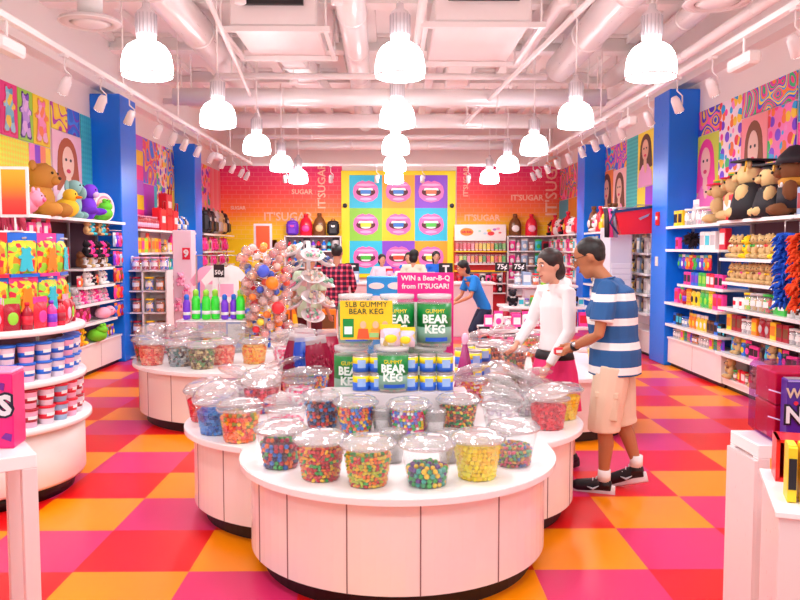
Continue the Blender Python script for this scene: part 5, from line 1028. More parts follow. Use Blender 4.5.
MB().box((0, .06, .07), (.3, .012, .14)).box((-.145, 0, .07), (.012, .12, .14)).box((.145, 0, .07), (.012, .12, .14)).box((0, 0, .006), (.3, .12, .012)).box((0, 0, .135), (.3, .12, .01)).build('carton_shell', mat('#e81c20', .3), rb2)
for k in range(4): MB().box((-.1+.065*k, 0, .065), (.05, .1, .1)).build('red_pack', mat('#c01018', .35), rb2)
for k in range(4):
    put(proto(P_box, 'yellow', 'black'), (1.225+k*.034, 2.35-k*.012, .94), -.35, 'upright yellow packet with black end, %s from the aisle on the edge plinth' % ORD[k], 'box', 'yellow packets', sc=(.22, 1.6, .95))
# ------------------------------------------------------------ things behind the tubs: lollipop tree, bowls, shirts
lt = empty('lollipop_tree', (-1.36, 8.55, .58)); tag(lt, 'tall display tree bristling with wrapped orange and red lollipops', 'lollipop display')
MB().cyl((0, 0, 0), .14, .02, 20).cyl((0, 0, .02), .02, 1.1, 10).build('pole', WHITE, lt)
random.seed(12); LC2 = ['#f0604a', '#ff8a3a', '#e82a3a', '#f8c8b8', '#ffb84a', '#c8485a', '#e8d0c8', '#4a6ad0', '#ff9a7a', '#f4b0a0', '#ffd83a', '#d8a8a0']
for i in range(96):
    z = .16+.98*(i/96); a = i*2.4; r = random.uniform(.12, .24)*(1-.25*abs(z-.7)); c = LC2[random.randrange(12)]; d = Vector((cos(a), sin(a), .1)); e = Vector((0, 0, z))+d*r
    o = MB().tube([Vector((0, 0, z-.03)), e], .004, 5).build('lollipop', [mat('#ffffff', .5)], lt)
    MB().ball(e, (.042, .042, .04), 8).build('candy_head', mat(c, .3), o)
    if i % 2 == 0: 
        w = MB().lathe([(.004, -.04), (.05, .0), (.045, .04), (.05, .075), (.03, .09)], 8, M=T(*e) @ Rz(a) @ Ry(1.2)); w.build('wrapper', clear('wrapper_film', '#ffe0d8', .25, .25), o)
for (px, py, c, l) in ((272, 283, '#ff8a1c', 'big round orange lollipop hanging on the lollipop tree side'), (263, 271, '#4a60d8', 'blue wrapped sweet on the lollipop tree'), (278, 308, '#e83038', 'red twisted sweet at the foot of the lollipop tree')):
    p = aty(px, py, 8.28); o = MB().ball((0, 0, 0), (.07, .05, .07), 12).build('giant_sweet', mat(c, .3)); o.location = p; tag(o, l, 'sweet'); MB().tube([(0, 0, 0), (0, .22, .0)], .005, 5).build('stick', WHITE, o)
# bowl stand
bs = empty('tiered_bowl_stand', (-.99, 9.5, 0)); tag(bs, 'white pole stand of tilted bowls heaped with wrapped sweets', 'display stand')
MB().cyl((0, 0, 0), .28, .03, 24).cyl((0, 0, .03), .025, 1.75, 10).build('pole', WHITE, bs); k = 0
for ang, zz in ((-70, (1.62, 1.36, 1.12, .9)), (-150, (1.68, 1.48, 1.26, 1.04)), (-10, (1.55, 1.3, 1.06)), (100, (1.6, 1.3))):
    a = radians(ang)
    for z in zz:
        M = T(.2*cos(a), .2*sin(a), z) @ Rz(a) @ Ry(.55)
        bo = MB().lathe([(0, -.05), (.08, -.045), (.14, 0), (.145, .01), (.13, .004), (.07, -.035), (0, -.04)], 20, M=M).build('bowl', mat('#f6eeee', .3), bs)
        h = MB(); random.seed(k); cc = [['#c8e0c8', '#e87a9a', '#f4d0d8', '#7ab89a'], ['#d8a890', '#e8c8b8', '#a8b8a0', '#f0e0d8'], ['#c8a8a0', '#3a5a9a', '#e8b8b8', '#d8d0b0']][k % 3]
        for i in range(26): q, r = random.uniform(0, 6.28), random.uniform(0, .1); h.ball((r*cos(q), r*sin(q), .0+random.uniform(0, .05)), (.03, .02, .02), 5, random.randrange(4), M=M)
        stuff(h.build('wrapped_sweets', [mat(c, .35) for c in cc], bo)); k += 1
# shirts on a stand and the price card
for k, (x, c, c2, l) in enumerate(((226, 'white', 'pale pink', 'white t-shirt with pale pink print on a hanger, nearest the lollipop tree'), (213, 'pale pink', 'white', 'pale pink t-shirt on a hanger, behind the black price card'))):
    p = aty(x, 303, 9.6+.2*k); put(proto(P_shirt, c, c2), p, .15-.3*k, l, 't-shirt', 'hanging t-shirts', sc=.78)
ts = empty('garment_rail', (-2.05, 9.75, 0)); tag(ts, 'chrome rail carrying two t-shirts beyond the lollipop tree table', 'rail')
MB().tube([(-.35, .0, 0), (-.35, .0, 1.61), (.35, .0, 1.61), (.35, .0, 0)], .012, 8).box((-.35, 0, .01), (.04, .4, .02)).box((.35, 0, .01), (.04, .4, .02)).build('rail_frame', STEEL, ts)
pcd = MB().box((0, 0, 0), (.14, .008, .17)).build('price_card', mat('#2a0c18', .4)); pcd.location = aty(219, 271, 9.35); pcd.scale = (.9,)*3; tag(pcd, 'black card reading 50 with cent sign in front of the shirts', 'price card'); MB().text('50\u00a2', .08, M=T(0, -.006, -.02), depth=.003, bold=.002).build('card_number', WHITE, pcd); MB().tube([(0, 0, -.085), (0, 0, -pcd.location.z/.9+.01)], .008, 5).cyl((0, 0, -pcd.location.z/.9), .1, .015, 16).build('card_stem', STEEL, pcd)
# riser with lime and purple bottles
rs = MB().box((0, 0, .17), (.72, .26, .34), bev=.005).build('acrylic_riser', clear('acrylic', white=.25)); rs.location = (-1.92, 8.5, .58); rs.rotation_euler = (0, 0, .0); tag(rs, 'clear box riser under the lime green and purple bottles', 'riser')
MB().box((0, 0, .34), (.74, .28, .012)).build('riser_top', COUNTER, rs)
def soaker(c, c2):
    p = Proto('candy_dispenser', MB().lathe([(.045, 0), (.05, .02), (.05, .22), (.03, .27)], 14), mat(NC[c] if c != 'lime' else '#3ae83a', .3)); p.part('cap', MB().lathe([(.032, .26), (.035, .32), (.015, .34)], 12), mat(NC[c2], .4)); p.part('label_band', MB().lathe([(.051, .06), (.051, .1)], 14), mat('#f4f0f0', .4)); return p
sp1, sp2 = soaker('lime', 'lime'), soaker('purple', 'blue')
for k, (x, c) in enumerate(((-2.2, 0), (-2.11, 1), (-1.99, 1), (-1.9, 1), (-1.79, 0), (-1.7, 0), (-1.62, 1))): put(sp2 if c == 0 else sp1, (x, 8.48+.04*(k % 2), .932), 0, '%s sweet dispenser bottle, %s from the pink tower side of the riser' % (('purple', 'lime green')[c], ORD[k]), 'bottle', 'dispenser bottles on the riser', sc=.95 if c else .8)
row((-1.86, 8.85), (-1.35, 8.85), .58, 0, ['box:blue:white', 'box:blue:yellow', 'box:yellow:red', 'box:blue:white'], 'from the dispensers', 'behind the lime green bottles', 'blue boxes behind the riser', sc=1.9)
# hanging orange-red card sign by the stockroom door
cs = MB().box((0, 0, 0), (.4, .02, .72)).build('hanging_sign', mat('#f4ecec', .5)); cs.location = aty(263, 241, 17.5); tag(cs, 'tall white and orange sign card before the brown doorway', 'sign'); MB().box((0, -.012, 0), (.3, .006, .62)).build('sign_card', mat('#ff6a3a', .4), cs); MB().cyl((0, 0, -2.0), .02, 1.65, 8).cyl((0, 0, -1.86), .2, .02, 16).build('stand_post', STEEL, cs)
cs.location.z = 1.87
# ------------------------------------------------------------ floor displays in the middle distance
def tiers(x, y, w, d, zs, label, rz=0):
    t = empty('tiered_display_table', (x, y, 0), rz); tag(t, label, 'display table')
    for k, z in enumerate(zs): s = 1-.2*k; MB().box((0, d*.1*k, z-.02), (w*s, d*s, .04), bev=.005).build('shelf', COUNTER, t)
    MB().box((0, d*.15, zs[-1]/2), (w*.35, d*.3, zs[-1]-.04)).build('core', mat('#f0d8dc', .5), t); return t
def trow(x, y, z, w, items, where, grp, sc=1.2): row((x-w/2, y), (x+w/2, y), z, 0, items, 'from the kegs side', where, grp, sc=sc)
tiers(2.4, 12.2, 1.7, .9, (.5, .8, 1.12), 'white three-tier table of sweets beyond the crouching clerk')
trow(2.4, 11.95, .5, 1.5, ['bag:crimson:white', 'box:pink:red', 'bag:black:crimson'], 'bottom tier beyond the clerk', 'packs on the three-tier table')
trow(2.4, 12.1, .8, 1.2, ['plush:black:white', 'box:white:teal', 'jar:green:purple', 'bag:green:orange'], 'middle tier beyond the clerk', 'packs on the three-tier table', .72)
trow(2.4, 12.25, 1.12, .95, ['jar:pale blue:white', 'box:pale blue:white', 'jar:orange:red', 'bottle:lime:white'], 'top tier beyond the clerk', 'packs on the three-tier table', 1.1)
tiers(1.75, 10.0, 1.5, .8, (.45, .68), 'low white table of crimson packs beside the woman in white')
trow(1.75, 9.85, .45, 1.3, ['bag:crimson:black', 'bag:pink:crimson', 'bag:black:pink'], 'low table beyond the woman', 'packs on the low table', 1.1)
trow(1.75, 10.05, .68, 1.1, ['box:pink:white', 'bag:white:pink', 'jar:pink:white'], 'top of the low table beyond the woman', 'packs on the low table', .9)
tiers(-1.6, 11.4, 1.2, .7, (.5, .85), 'small white tiered table with orange boxes behind the bowl stand')
trow(-1.6, 11.2, .5, 1.1, ['box:orange:yellow', 'box:yellow:orange', 'box:orange:brown'], 'table behind the bowl stand', 'orange boxes', 1.8)
trow(-.55, 10.9, .5, .9, ['box:orange:brown', 'box:orange:red'], 'low orange shelf behind the bowl stand', 'orange boxes', 1.9); tiers(-.55, 11.0, 1.0, .6, (.5,), 'low white table of orange boxes left of the keg display')
for k, (px, py, tx) in enumerate(((502, 271, '75\u00a2'), (519, 271, '75\u00a2'))):
    o = MB().box((0, 0, 0), (.22, .015, .14)).build('price_card', mat('#1a1014', .4)); o.location = aty(px, py, 12.4); o.location.z = 1.40; tag(o, 'black 75 cent price card above the three-tier table, %s' % ('nearer the clerk', 'nearer the woman')[k], 'price card'); MB().text(tx, .11, M=T(0, -.01, 0), depth=.004, bold=.003).build('card_number', WHITE, o)
    MB().tube([(0, 0, -.07), (0, 0, -.28)], .006, 5).build('card_stem', STEEL, o)
# ------------------------------------------------------------ checkout counter
ct = empty('checkout_counter', (.35, 15.2, 0)); tag(ct, 'long white checkout counter in front of the lips poster', 'counter')
MB().box((0, 0, .5), (3.2, .65, 1.0), bev=.01).build('counter_body', mat('#f0dce0', .4), ct); MB().box((0, 0, 1.02), (3.3, .75, .04), bev=.005).build('counter_top', COUNTER, ct)
for k, px in enumerate((352, 446)):
    p = aty(px, 270, 15.1); o = MB().box((0, 0, 0), (.27, .05, .25), bev=.01).build('till_screen', mat('#15131a', .3)); o.location = (p.x, 15.15, 1.28); tag(o, 'black till screen with white T at the %s end of the counter' % ('checked-shirt', 'clerk')[k], 'screen')
    MB().text('T', .2, M=T(0, -.028, 0), depth=.004, bold=.008).build('white_letter', WHITE, o); MB().cyl((0, 0, -.24), .02, .13, 8).cyl((0, 0, -.24), .08, .015, 14).build('screen_stand', BLACK, o)
row((-.9, 14.98), (-.45, 14.98), 1.04, 0, ['box:white:red', 'box:pale blue:white', 'box:yellow:white'], 'from the checked shirt', 'on the checkout counter', 'boxes on the counter', sc=1.15)
row((-.1, 14.98), (.9, 14.98), 1.04, 0, ['bag:pale pink:red', 'bag:white:pink', 'box:silver:tan'], 'past the first till', 'on the checkout counter', 'bags on the counter', sc=1.1)
bd = empty('blue_display_box', tuple(aty(387, 300, 12.2)), 0); bd.location.z = 0; tag(bd, 'blue and white printed display box behind the yellow sign', 'display box')
MB().box((0, 0, .63), (.62, .4, 1.26), bev=.01).build('box_body', mat('#1a9ae8', .4), bd)
for z in (.72, .92, 1.12): MB().prism(ell(-.16, z, .12, .05, 16), -.206, -.2).prism(ell(.14, z, .13, .055, 16), -.206, -.2).build('white_cloud_print', WHITE, bd)
# ------------------------------------------------------------ back wall fixtures
shelf_y = YB-.02
def backshelf(nm, label, x0, x1, zs, panel, d=.42, y=YB-.04):
    u = empty(nm, ((x0+x1)/2, y, 0)); tag(u, label, 'shelving'); w = x1-x0
    MB().box((0, -.02, 1.0), (w, .03, 2.0)).build('back_panel', panel, u)
    for z in zs: MB().box((0, -d/2-.02, z-.015), (w, d, .03)).build('shelf', COUNTER, u)
    for x in (-w/2, w/2): MB().box((x, -d/2-.02, 1.0), (.03, d, 2.0)).build('side_panel', WHITE, u)
    return u
backshelf('backpack_shelving', 'white shelving under purple and black backpacks by the lips poster', -2.68, -1.27, (2.0, 1.62, 1.2, .8, .4), mat('#c8b0b8', .6))
def brow(x0, x1, z, items, anchor, where, grp, **k): row((x0, YB-.3), (x1, YB-.3), z, 0, items, anchor, where, grp, **k)
brow(-2.68, -1.27, 2.0, ['purse:purple:pink:1', 'giant:red:pink:1', 'giant:brown:tan:1', 'purse:black:white:1'], 'from the stockroom door', 'atop the back shelving', 'packs atop the back shelving', sc=1.12)
for z, wv in ((1.62, 'eye-high'), (1.2, 'middle'), (.8, 'low')): brow(-2.65, -1.3, z, ['bottle:red:black', 'bottle:blue:silver', 'bottle:teal:black', 'bag:silver:black', 'bottle:purple:silver'], 'from the stockroom door', '%s back shelf' % wv, 'bottles on the back shelving', sc=1.35)
jb = empty('jelly_bean_wall', (2.3, YB-.04, 0)); tag(jb, 'red jelly bean dispenser wall under a white Jelly Belly style header'.replace(' Jelly Belly style', ' logo'), 'dispenser wall')
MB().box((0, -.15, 1.0), (1.32, .3, 1.95)).build('red_cabinet', mat('#c81c28', .4), jb); MB().box((0, -.33, 2.08), (1.32, .06, .42), bev=.01).build('header_board', WHITE, jb)
MB().prism(ell(-.35, 2.1, .17, .1, 20), -.37, -.36).build('orange_logo_oval', mat('#f08a1c', .4), jb); MB().text('Jelly Belly', .07, M=T(-.35, -.375, 2.1), depth=.006, bold=.004).build('logo_lettering', mat('#d01c28', .4), jb)
for x, z, r, c in ((-.02, 2.12, .04, '#9ad8c8'), (.12, 2.06, .05, '#c0d8e8'), (.27, 2.06, .09, '#e83a3a'), (.22, 2.13, .06, '#f0c83a'), (.36, 2.16, .05, '#c878c8'), (.5, 2.08, .04, '#e87a7a'), (.45, 2.18, .05, '#f4a0c0')): MB().prism(ell(x, z, r, r*.6, 12), -.37, -.36).build('printed_bean', mat(c, .4), jb)
BC = ['#e03a50', '#c81c30', '#f0607a', '#e8284a', '#f08aa0', '#ffb05a', '#f4c83a', '#e8e05a', '#ffd81c', '#f4a030', '#4ac04a', '#2a9a4a', '#8ad06a']
for r_, z in enumerate((1.62, 1.3)):
    for k in range(13):
        c = BC[k] if r_ == 0 else BC[(k*5+2) % 13]; o = MB().box((0, 0, .12), (.085, .12, .22), bev=.01).build('bean_dispenser', clear('bin_front', white=.15)); o.location = (1.7+.1*k, YB-.42, z); tag(o, 'jelly bean bin of %s row, %s from the lips poster' % (('upper', 'lower')[r_], ORD[k]), 'bin', 'jelly bean bins')
        MB().box((0, 0, .1), (.078, .11, .17)).build('jelly_beans', mat(c, .35), o); MB().box((0, -.07, .02), (.06, .03, .03)).build('chute', mat('#e8c8c8', .3), o)
for z, c in ((1.6, '#ffc81c'), (1.28, '#f4f0f0'), (1.1, '#ffd21c')): MB().box((0, -.38, z), (1.32, .2, .03)).build('bin_ledge', mat(c, .4), jb)
MB().box((.1, -.32, .98), (.9, .04, .18)).build('white_price_panel', WHITE, jb)
for z, wv in ((.55, 'lower'), (.8, 'upper')):
    MB().box((0, -.4, z-.015), (1.3, .25, .03)).build('ledge', WHITE, jb); row((1.68, YB-.45), (2.92, YB-.45), z, 0, ['bag:crimson:red', 'bag:black:white', 'bag:pink:black'], 'from the lips poster', 'on the %s jelly bean ledge' % wv, 'bags under the jelly bean bins', sc=1.0)
backshelf('bottle_shelving', 'white shelving holding two giant bottles in the bear side corner', 3.0, 4.35, (2.0, 1.62, 1.25, .9, .5), mat('#d8c0c8', .6))
put(proto(P_giant, 'brown', 'white'), (3.2, YB-.3, 2.0), 0, 'giant brown chocolate bottle on the shelf beside the jelly bean wall', 'bottle', 'giant bottles on the corner shelf', sc=1.1)
put(proto(P_giant, 'red', 'pale pink'), (3.62, YB-.3, 2.0), 0, 'giant red bottle on the shelf beside the brown one', 'bottle', 'giant bottles on the corner shelf', sc=1.1)
put(proto(P_giant, 'red', 'crimson'), (4.15, YB-.3, 2.0), 0, 'giant red bottle nearest the far corner', 'bottle', 'giant bottles on the corner shelf', sc=.8)
for z, wv in ((1.62, 'eye-high'), (1.25, 'middle'), (.9, 'waist-high')): brow(3.03, 4.3, z, ['bag:pink:white', 'bottle:pale pink:white', 'bag:pale blue:white', 'jar:orange:white', 'bag:teal:green', 'box:crimson:black'], 'from the jelly bean wall', '%s corner back shelf' % wv, 'packs on the corner back shelving', sc=1.3)
# ------------------------------------------------------------ people
def skin_over(mb, name, mats, voxel, parent=None, smooth=4, disp=None):
    o = mb.build(name, mats); m = o.modifiers.new('r', 'REMESH'); m.mode = 'VOXEL'; m.voxel_size = voxel; m.use_smooth_shade = True
    s = o.modifiers.new('s', 'SMOOTH'); s.factor = .5; s.iterations = smooth
    me = bpy.data.meshes.new_from_object(o.evaluated_get(bpy.context.evaluated_depsgraph_get()))
    o.modifiers.clear(); old = o.data; o.data = me; bpy.data.meshes.remove(old)
    for p in me.polygons: p.use_smooth = True
    if parent is not None: o.parent = parent
    return o
V = Vector
def person(label, loc, rz, h, skin, J=None, top='#ffffff', top_m=None, bottom='#202030', kind='trousers', sleeve='short', deep=1.0, hair='#15100f', longhair=False, vox=.009, shoes='#15141a', hem=.5, bulk=1.0, female=False, face=True, hood=False, socks=None):
    s = h/1.75
    j = dict(pel=(0, 0, .95), wst=(0, .0, 1.08), ch=(0, .01, 1.3), nk=(0, .02, 1.47), hd=(0, -.015, 1.63), sl=(.185, .02, 1.42), sr=(-.185, .02, 1.42), el=(.25, .04, 1.13), er=(-.25, .04, 1.13), wl=(.26, -.08, .9), wr=(-.26, -.08, .9),
             hl=(.095, 0, .92), hr=(-.095, 0, .92), kl=(.105, -.03, .5), kr=(-.105, -.03, .5), al=(.11, .03, .09), ar=(-.11, .03, .09), tl=(.12, -.15, .035), tr=(-.12, -.15, .035), tilt=0)
    if J: j.update(J)
    tilt = j.pop('tilt'); hs = j.pop('hs', 1.06); j = {k: V(v)*s for k, v in j.items()}
    wk = .9 if female else 1.0
    root = empty('person', loc, rz); tag(root, label, 'person')
    fw = V((0, -1, 0)); hd = j['hd']; HM = T(*hd) @ Rx(tilt) @ Matrix.Scale(hs, 4)
    b = MB()
    b.ball((0, .005*s, .02*s), (.074*s, .093*s, .098*s), 18, M=HM).ball((0, -.022*s, -.05*s), (.055*s, .066*s, .065*s), 14, M=HM).ball((0, -.052*s, -.09*s), (.028*s, .03*s, .022*s), 10, M=HM)
    b.tube([(0, -.08*s, .03*s), (0, -.102*s, -.008*s), (0, -.094*s, -.02*s)], [.008*s, .013*s, .012*s], 8, M=HM)
    for q in (-1, 1): b.ball((q*.075*s, .012*s, .0), (.01*s, .02*s, .03*s), 8, M=HM)
    b.tube([hd+V((0, .02, -.05))*s, j['nk']+V((0, .01, .0)), j['nk']-V((0, 0, .06))], [.05*s*wk, .052*s*wk, .07*s], 12)
    b.tube([j['pel']-V((0, 0, .06)), j['wst'], j['ch'], j['nk']-V((0, 0, .05))], [.13*s*wk, .12*s*wk, .135*s*wk, .07*s], 14, flat=(1.05, .72))
    for a, e, w in (('sl', 'el', 'wl'), ('sr', 'er', 'wr')):
        q = 1 if a == 'sl' else -1; S_, E_, W_ = j[a], j[e], j[w]
        b.tube([j['ch']+V((0, 0, .1*s)), S_, S_.lerp(E_, .5), E_, E_.lerp(W_, .35), W_], [.06*s, .05*s*wk, .045*s*wk, .036*s*wk, .039*s*wk, .024*s], 10)
        d = (W_-E_).normalized(); side = d.cross(V((0, -1, 0))); side = side.normalized() if side.length > .1 else V((1, 0, 0)); pn = d.cross(side)
        if pn.y > 0: pn = -pn
        pl_ = W_+d*.05*s; b.tube([W_, W_+d*.03*s, W_+d*.08*s], [.022*s, .034*s, .034*s], 10, flat=(1, .5) if abs(d.z) > .7 else (.7, .7))
        for f in range(4):
            o_ = side*(.028-.0187*f)*s; L = (.068, .078, .073, .058)[f]*s; p0 = W_+d*.06*s+o_; p1 = p0+d*L*.55; p2 = p1+(d*.75+pn*.55).normalized()*L*.4; p3 = p2+(d*.3+pn*.9).normalized()*L*.35
            b.tube([p0, p1, p2, p3], [.0105*s, .0098*s, .0092*s, .008*s], 7)
        t0 = W_+d*.02*s+side*.022*s*(1 if q > 0 else 1); t1 = t0+(side*.8+d*.6).normalized()*.035*s; t2 = t1+(d+pn*.4).normalized()*.035*s; b.tube([t0, t1, t2], [.013*s, .011*s, .009*s], 7)
    for a, k, n in (('hl', 'kl', 'al'), ('hr', 'kr', 'ar')):
        b.tube([j['pel'], j[a]-V((0, 0, .03)), j[a].lerp(j[k], .5), j[k], j[k].lerp(j[n], .35)+V((0, .015, 0)), j[n]+V((0, 0, .03)), j[n]-V((0, 0, .04))], [.09*s, .085*s, .072*s, .053*s, .054*s*wk, .035*s, .04*s], 12)
    body = skin_over(b, 'body', mat(skin, .55), vox, root)
    body['label'] = 'bare skin of head, arms and legs'
    # hair
    hb = MB()
    if female: hb.ball((0, .016*s, .044*s), (.089*s, .094*s, .09*s), 16, M=HM).ball((0, .05*s, -.035*s), (.082*s, .062*s, .085*s), 12, M=HM)
    else: hb.ball((0, .02*s, .042*s), (.082*s, .09*s, .084*s), 16, M=HM).ball((0, .04*s, .005*s), (.072*s, .056*s, .062*s), 12, M=HM)
    if longhair: hb.tube([hd+V((0, .06, .03))*s, hd+V((0, .085, -.08))*s, hd+V((0, .09, -.2))*s], [.07*s, .065*s, .04*s], 12, flat=(1.1, .6))
    skin_over(hb, 'hair', mat(hair, .5), max(vox, .008), root, 2)
    if face:
        for q in (-1, 1):
            e = MB().ball((q*.03*s, -.079*s, .022*s), (.013*s, .008*s, .008*s), 8, M=HM).build('eye', mat('#f6f0ee', .2), root); MB().ball((q*.03*s, -.0865*s, .022*s), (.0065*s, .003*s, .0065*s), 8, M=HM).build('iris', mat('#20120c', .2), e)
            MB().tube([(q*.015*s, -.09*s, .04*s), (q*.03*s, -.09*s, .045*s), (q*.048*s, -.078*s, .04*s)], .0035*s, 5, M=HM).build('eyebrow', mat(hair, .6), root)
        MB().tube([(-.024*s, -.083*s, -.048*s), (0, -.091*s, -.054*s), (.024*s, -.083*s, -.048*s)], [.002*s, .0055*s, .002*s], 6, M=HM).build('mouth', mat('#b0453f', .4), root)
    # top
    tb = MB(); g = 1.13*bulk; zb = j['pel']-V((0, 0, .1 if kind != 'skirt' else .0))*s
    tb.tube([zb, j['pel']+V((0, 0, .06))*s, j['wst'], j['ch'], j['ch']+V((0, 0, .09))*s, j['nk']-V((0, 0, .035))*s, j['nk']+V((0, 0, .01))*s], [x*s*g for x in ((.152, .148, .138, .15, .13, .075, .055) if not female else (.125, .12, .112, .13, .11, .07, .05))], 16, flat=(1.1, .78*deep))
    for a, e, w in (('sl', 'el', 'wl'), ('sr', 'er', 'wr')):
        S_, E_, W_ = j[a], j[e], j[w]; c0 = j['ch']+V((0, 0, .12))*s
        if sleeve == 'short': tb.tube([c0, S_+V((0, 0, .005)), S_.lerp(E_, .35), S_.lerp(E_, .72)], [.07*s, .066*s, .068*s*bulk, .07*s*bulk], 12)
        else: tb.tube([c0, S_, S_.lerp(E_, .5), E_, E_.lerp(W_, .5), E_.lerp(W_, .95)], [.068*s, .06*s, .055*s, .05*s, .045*s, .036*s], 12)
    if hood: tb.ball(tuple(j['nk']+V((0, .07, .0))*s), (.11*s, .07*s, .07*s), 12)
    t_ = skin_over(tb, 'shirt' if not hood else 'jacket', top_m or mat(top, .8), vox, root, 3)
    # bottom
    if kind == 'skirt':
        n = 40; vs = []; fs = []; lv = ((.93, .15, 0), (.88, .178, .003), (.78, .2, .01), (.62, .22, .016), (hem, .235, .02))
        for z, r, w in lv:
            for i in range(n): a = 2*pi*i/n; rr_ = r+w*cos(a*9); vs.append(((j['pel'].x+rr_*cos(a))*s, j['pel'].y+rr_*sin(a)*s*.8, z*s))
        for q in range(len(lv)-1):
            for i in range(n): fs.append((q*n+i, (q+1)*n+i, (q+1)*n+(i+1) % n, q*n+(i+1) % n))
        MB().add(vs, fs, 0, True).build('skirt', mat(bottom, .8), root)
        MB().lathe([(.178*s, .885*s), (.172*s, .915*s), (.16*s, .945*s)], 24, sy=.82).build('waistband', mat('#181218', .7), root)
    else:
        pb_ = MB(); pb_.tube([j['pel']+V((0, 0, .03))*s, j['pel'], j['pel']-V((0, 0, .08))*s], [.128*s*g, .138*s*g, .13*s*g], 14, flat=(1.08, .8*deep))
        for a, k, n_ in (('hl', 'kl', 'al'), ('hr', 'kr', 'ar')):
            if kind == 'shorts': pb_.tube([j[a], j[a].lerp(j[k], .5), j[k]-V((0, 0, -.01))*s, j[k].lerp(j[n_], .12)], [.105*s*deep, .103*s*deep, .096*s*deep, .096*s*deep], 14)
            else: pb_.tube([j[a], j[a].lerp(j[k], .5), j[k], j[k].lerp(j[n_], .5), j[n_]+V((0, 0, .0))], [.1*s, .085*s, .067*s, .06*s, .055*s], 12)
        skin_over(pb_, kind, mat(bottom, .85), vox, root, 3)
    # feet
    for a, t in (('al', 'tl'), ('ar', 'tr')):
        A, T_ = j[a], j[t]; d = (T_-A); sb = MB(); heel = V((A.x, A.y+.035*s, A.z-.045*s))
        sb.tube([heel+V((0, .02*s, 0)), heel.lerp(T_, .3)+V((0, 0, .012*s)), heel.lerp(T_, .65)+V((0, 0, .005*s)), T_, T_+(T_-heel).normalized()*.045*s], [.036*s, .045*s, .044*s, .04*s, .02*s], 12, flat=(1, .8)).tube([A+V((0, .01*s, -.04*s)), A+V((0, .005*s, .0))], [.05*s, .042*s], 12)
        so = skin_over(sb, 'shoe', mat(shoes, .5), max(.006, vox*.8), root, 2)
        up = (T_-heel).normalized(); dn = V((0, 0, -.03*s)); ss = MB(); ss.tube([heel+dn+V((0, .045*s, .0)), heel.lerp(T_, .5)+dn*.9, T_+dn*.8, T_+dn*.6+up*.06*s], [.012*s, .014*s, .012*s, .008*s], 8, flat=(3.2, 1)); ss.build('sole', mat('#e8e6ea' if socks else '#201a20', .5), so)
        if socks:
            MB().tube([A+V((0, .003, -.01)), A+V((0, .006, .07))*s], [.046*s, .043*s], 14).build('sock', mat('#f2eeee', .8), root)
            c = heel.lerp(T_, .5)
            for q in (-1, 1): MB().tube([c+V((q*.042*s, -.03, .0)), c+V((q*.047*s, .01, -.012)), c+V((q*.046*s, .05, .014))], [.003, .009, .002], 6).build('side_stripe', mat('#c8ccd4', .4), so)
            for q in range(4): p_ = A.lerp(T_, .25+.13*q)+V((0, 0, .018*s-.005*q)); MB().tube([p_+V((-.025, 0, 0)), p_+V((0, -.002, .012)), p_+V((.025, 0, 0))], .004, 5).build('shoelace', mat('#f0eef0', .6), so)
    return root, j, s
def stripes_mat(z0, per, duty, cb, cw):
    m, nt, b = nodes('striped_jersey'); tc = nt.nodes.new('ShaderNodeTexCoord'); sp_ = nt.nodes.new('ShaderNodeSeparateXYZ'); nt.links.new(tc.outputs['Object'], sp_.inputs[0])
    a = nt.nodes.new('ShaderNodeMath'); a.operation = 'SUBTRACT'; a.inputs[1].default_value = z0-per*duty/2; nt.links.new(sp_.outputs[2], a.inputs[0])
    d = nt.nodes.new('ShaderNodeMath'); d.operation = 'DIVIDE'; d.inputs[1].default_value = per; nt.links.new(a.outputs[0], d.inputs[0]); f = nt.nodes.new('ShaderNodeMath'); f.operation = 'FRACT'; nt.links.new(d.outputs[0], f.inputs[0])
    r = ramp(nt, [cw, cb], pos=[0, duty]); nt.links.new(f.outputs[0], r.inputs[0]); nt.links.new(r.outputs[0], b.inputs[0]); b.inputs['Roughness'].default_value = .85; return m
def plaid_mat():
    m, nt, b = nodes('checked_flannel'); tc = nt.nodes.new('ShaderNodeTexCoord'); sp_ = nt.nodes.new('ShaderNodeSeparateXYZ'); nt.links.new(tc.outputs['Object'], sp_.inputs[0]); fs = []
    for k in (0, 2):
        d = nt.nodes.new('ShaderNodeMath'); d.operation = 'MULTIPLY'; d.inputs[1].default_value = 13; nt.links.new(sp_.outputs[k], d.inputs[0]); f = nt.nodes.new('ShaderNodeMath'); f.operation = 'FRACT'; nt.links.new(d.outputs[0], f.inputs[0]); g = nt.nodes.new('ShaderNodeMath'); g.operation = 'GREATER_THAN'; g.inputs[1].default_value = .62; nt.links.new(f.outputs[0], g.inputs[0]); fs.append(g)
    a = nt.nodes.new('ShaderNodeMath'); a.operation = 'ADD'; nt.links.new(fs[0].outputs[0], a.inputs[0]); nt.links.new(fs[1].outputs[0], a.inputs[1]); h = nt.nodes.new('ShaderNodeMath'); h.operation = 'MULTIPLY'; h.inputs[1].default_value = .45; nt.links.new(a.outputs[0], h.inputs[0])
    r = ramp(nt, ['#2a1838', '#a02848', '#f06a88'], pos=[0, .3, .7]); nt.links.new(h.outputs[0], r.inputs[0]); nt.links.new(r.outputs[0], b.inputs[0]); b.inputs['Roughness'].default_value = .85; return m
SKIN = '#c98a68'
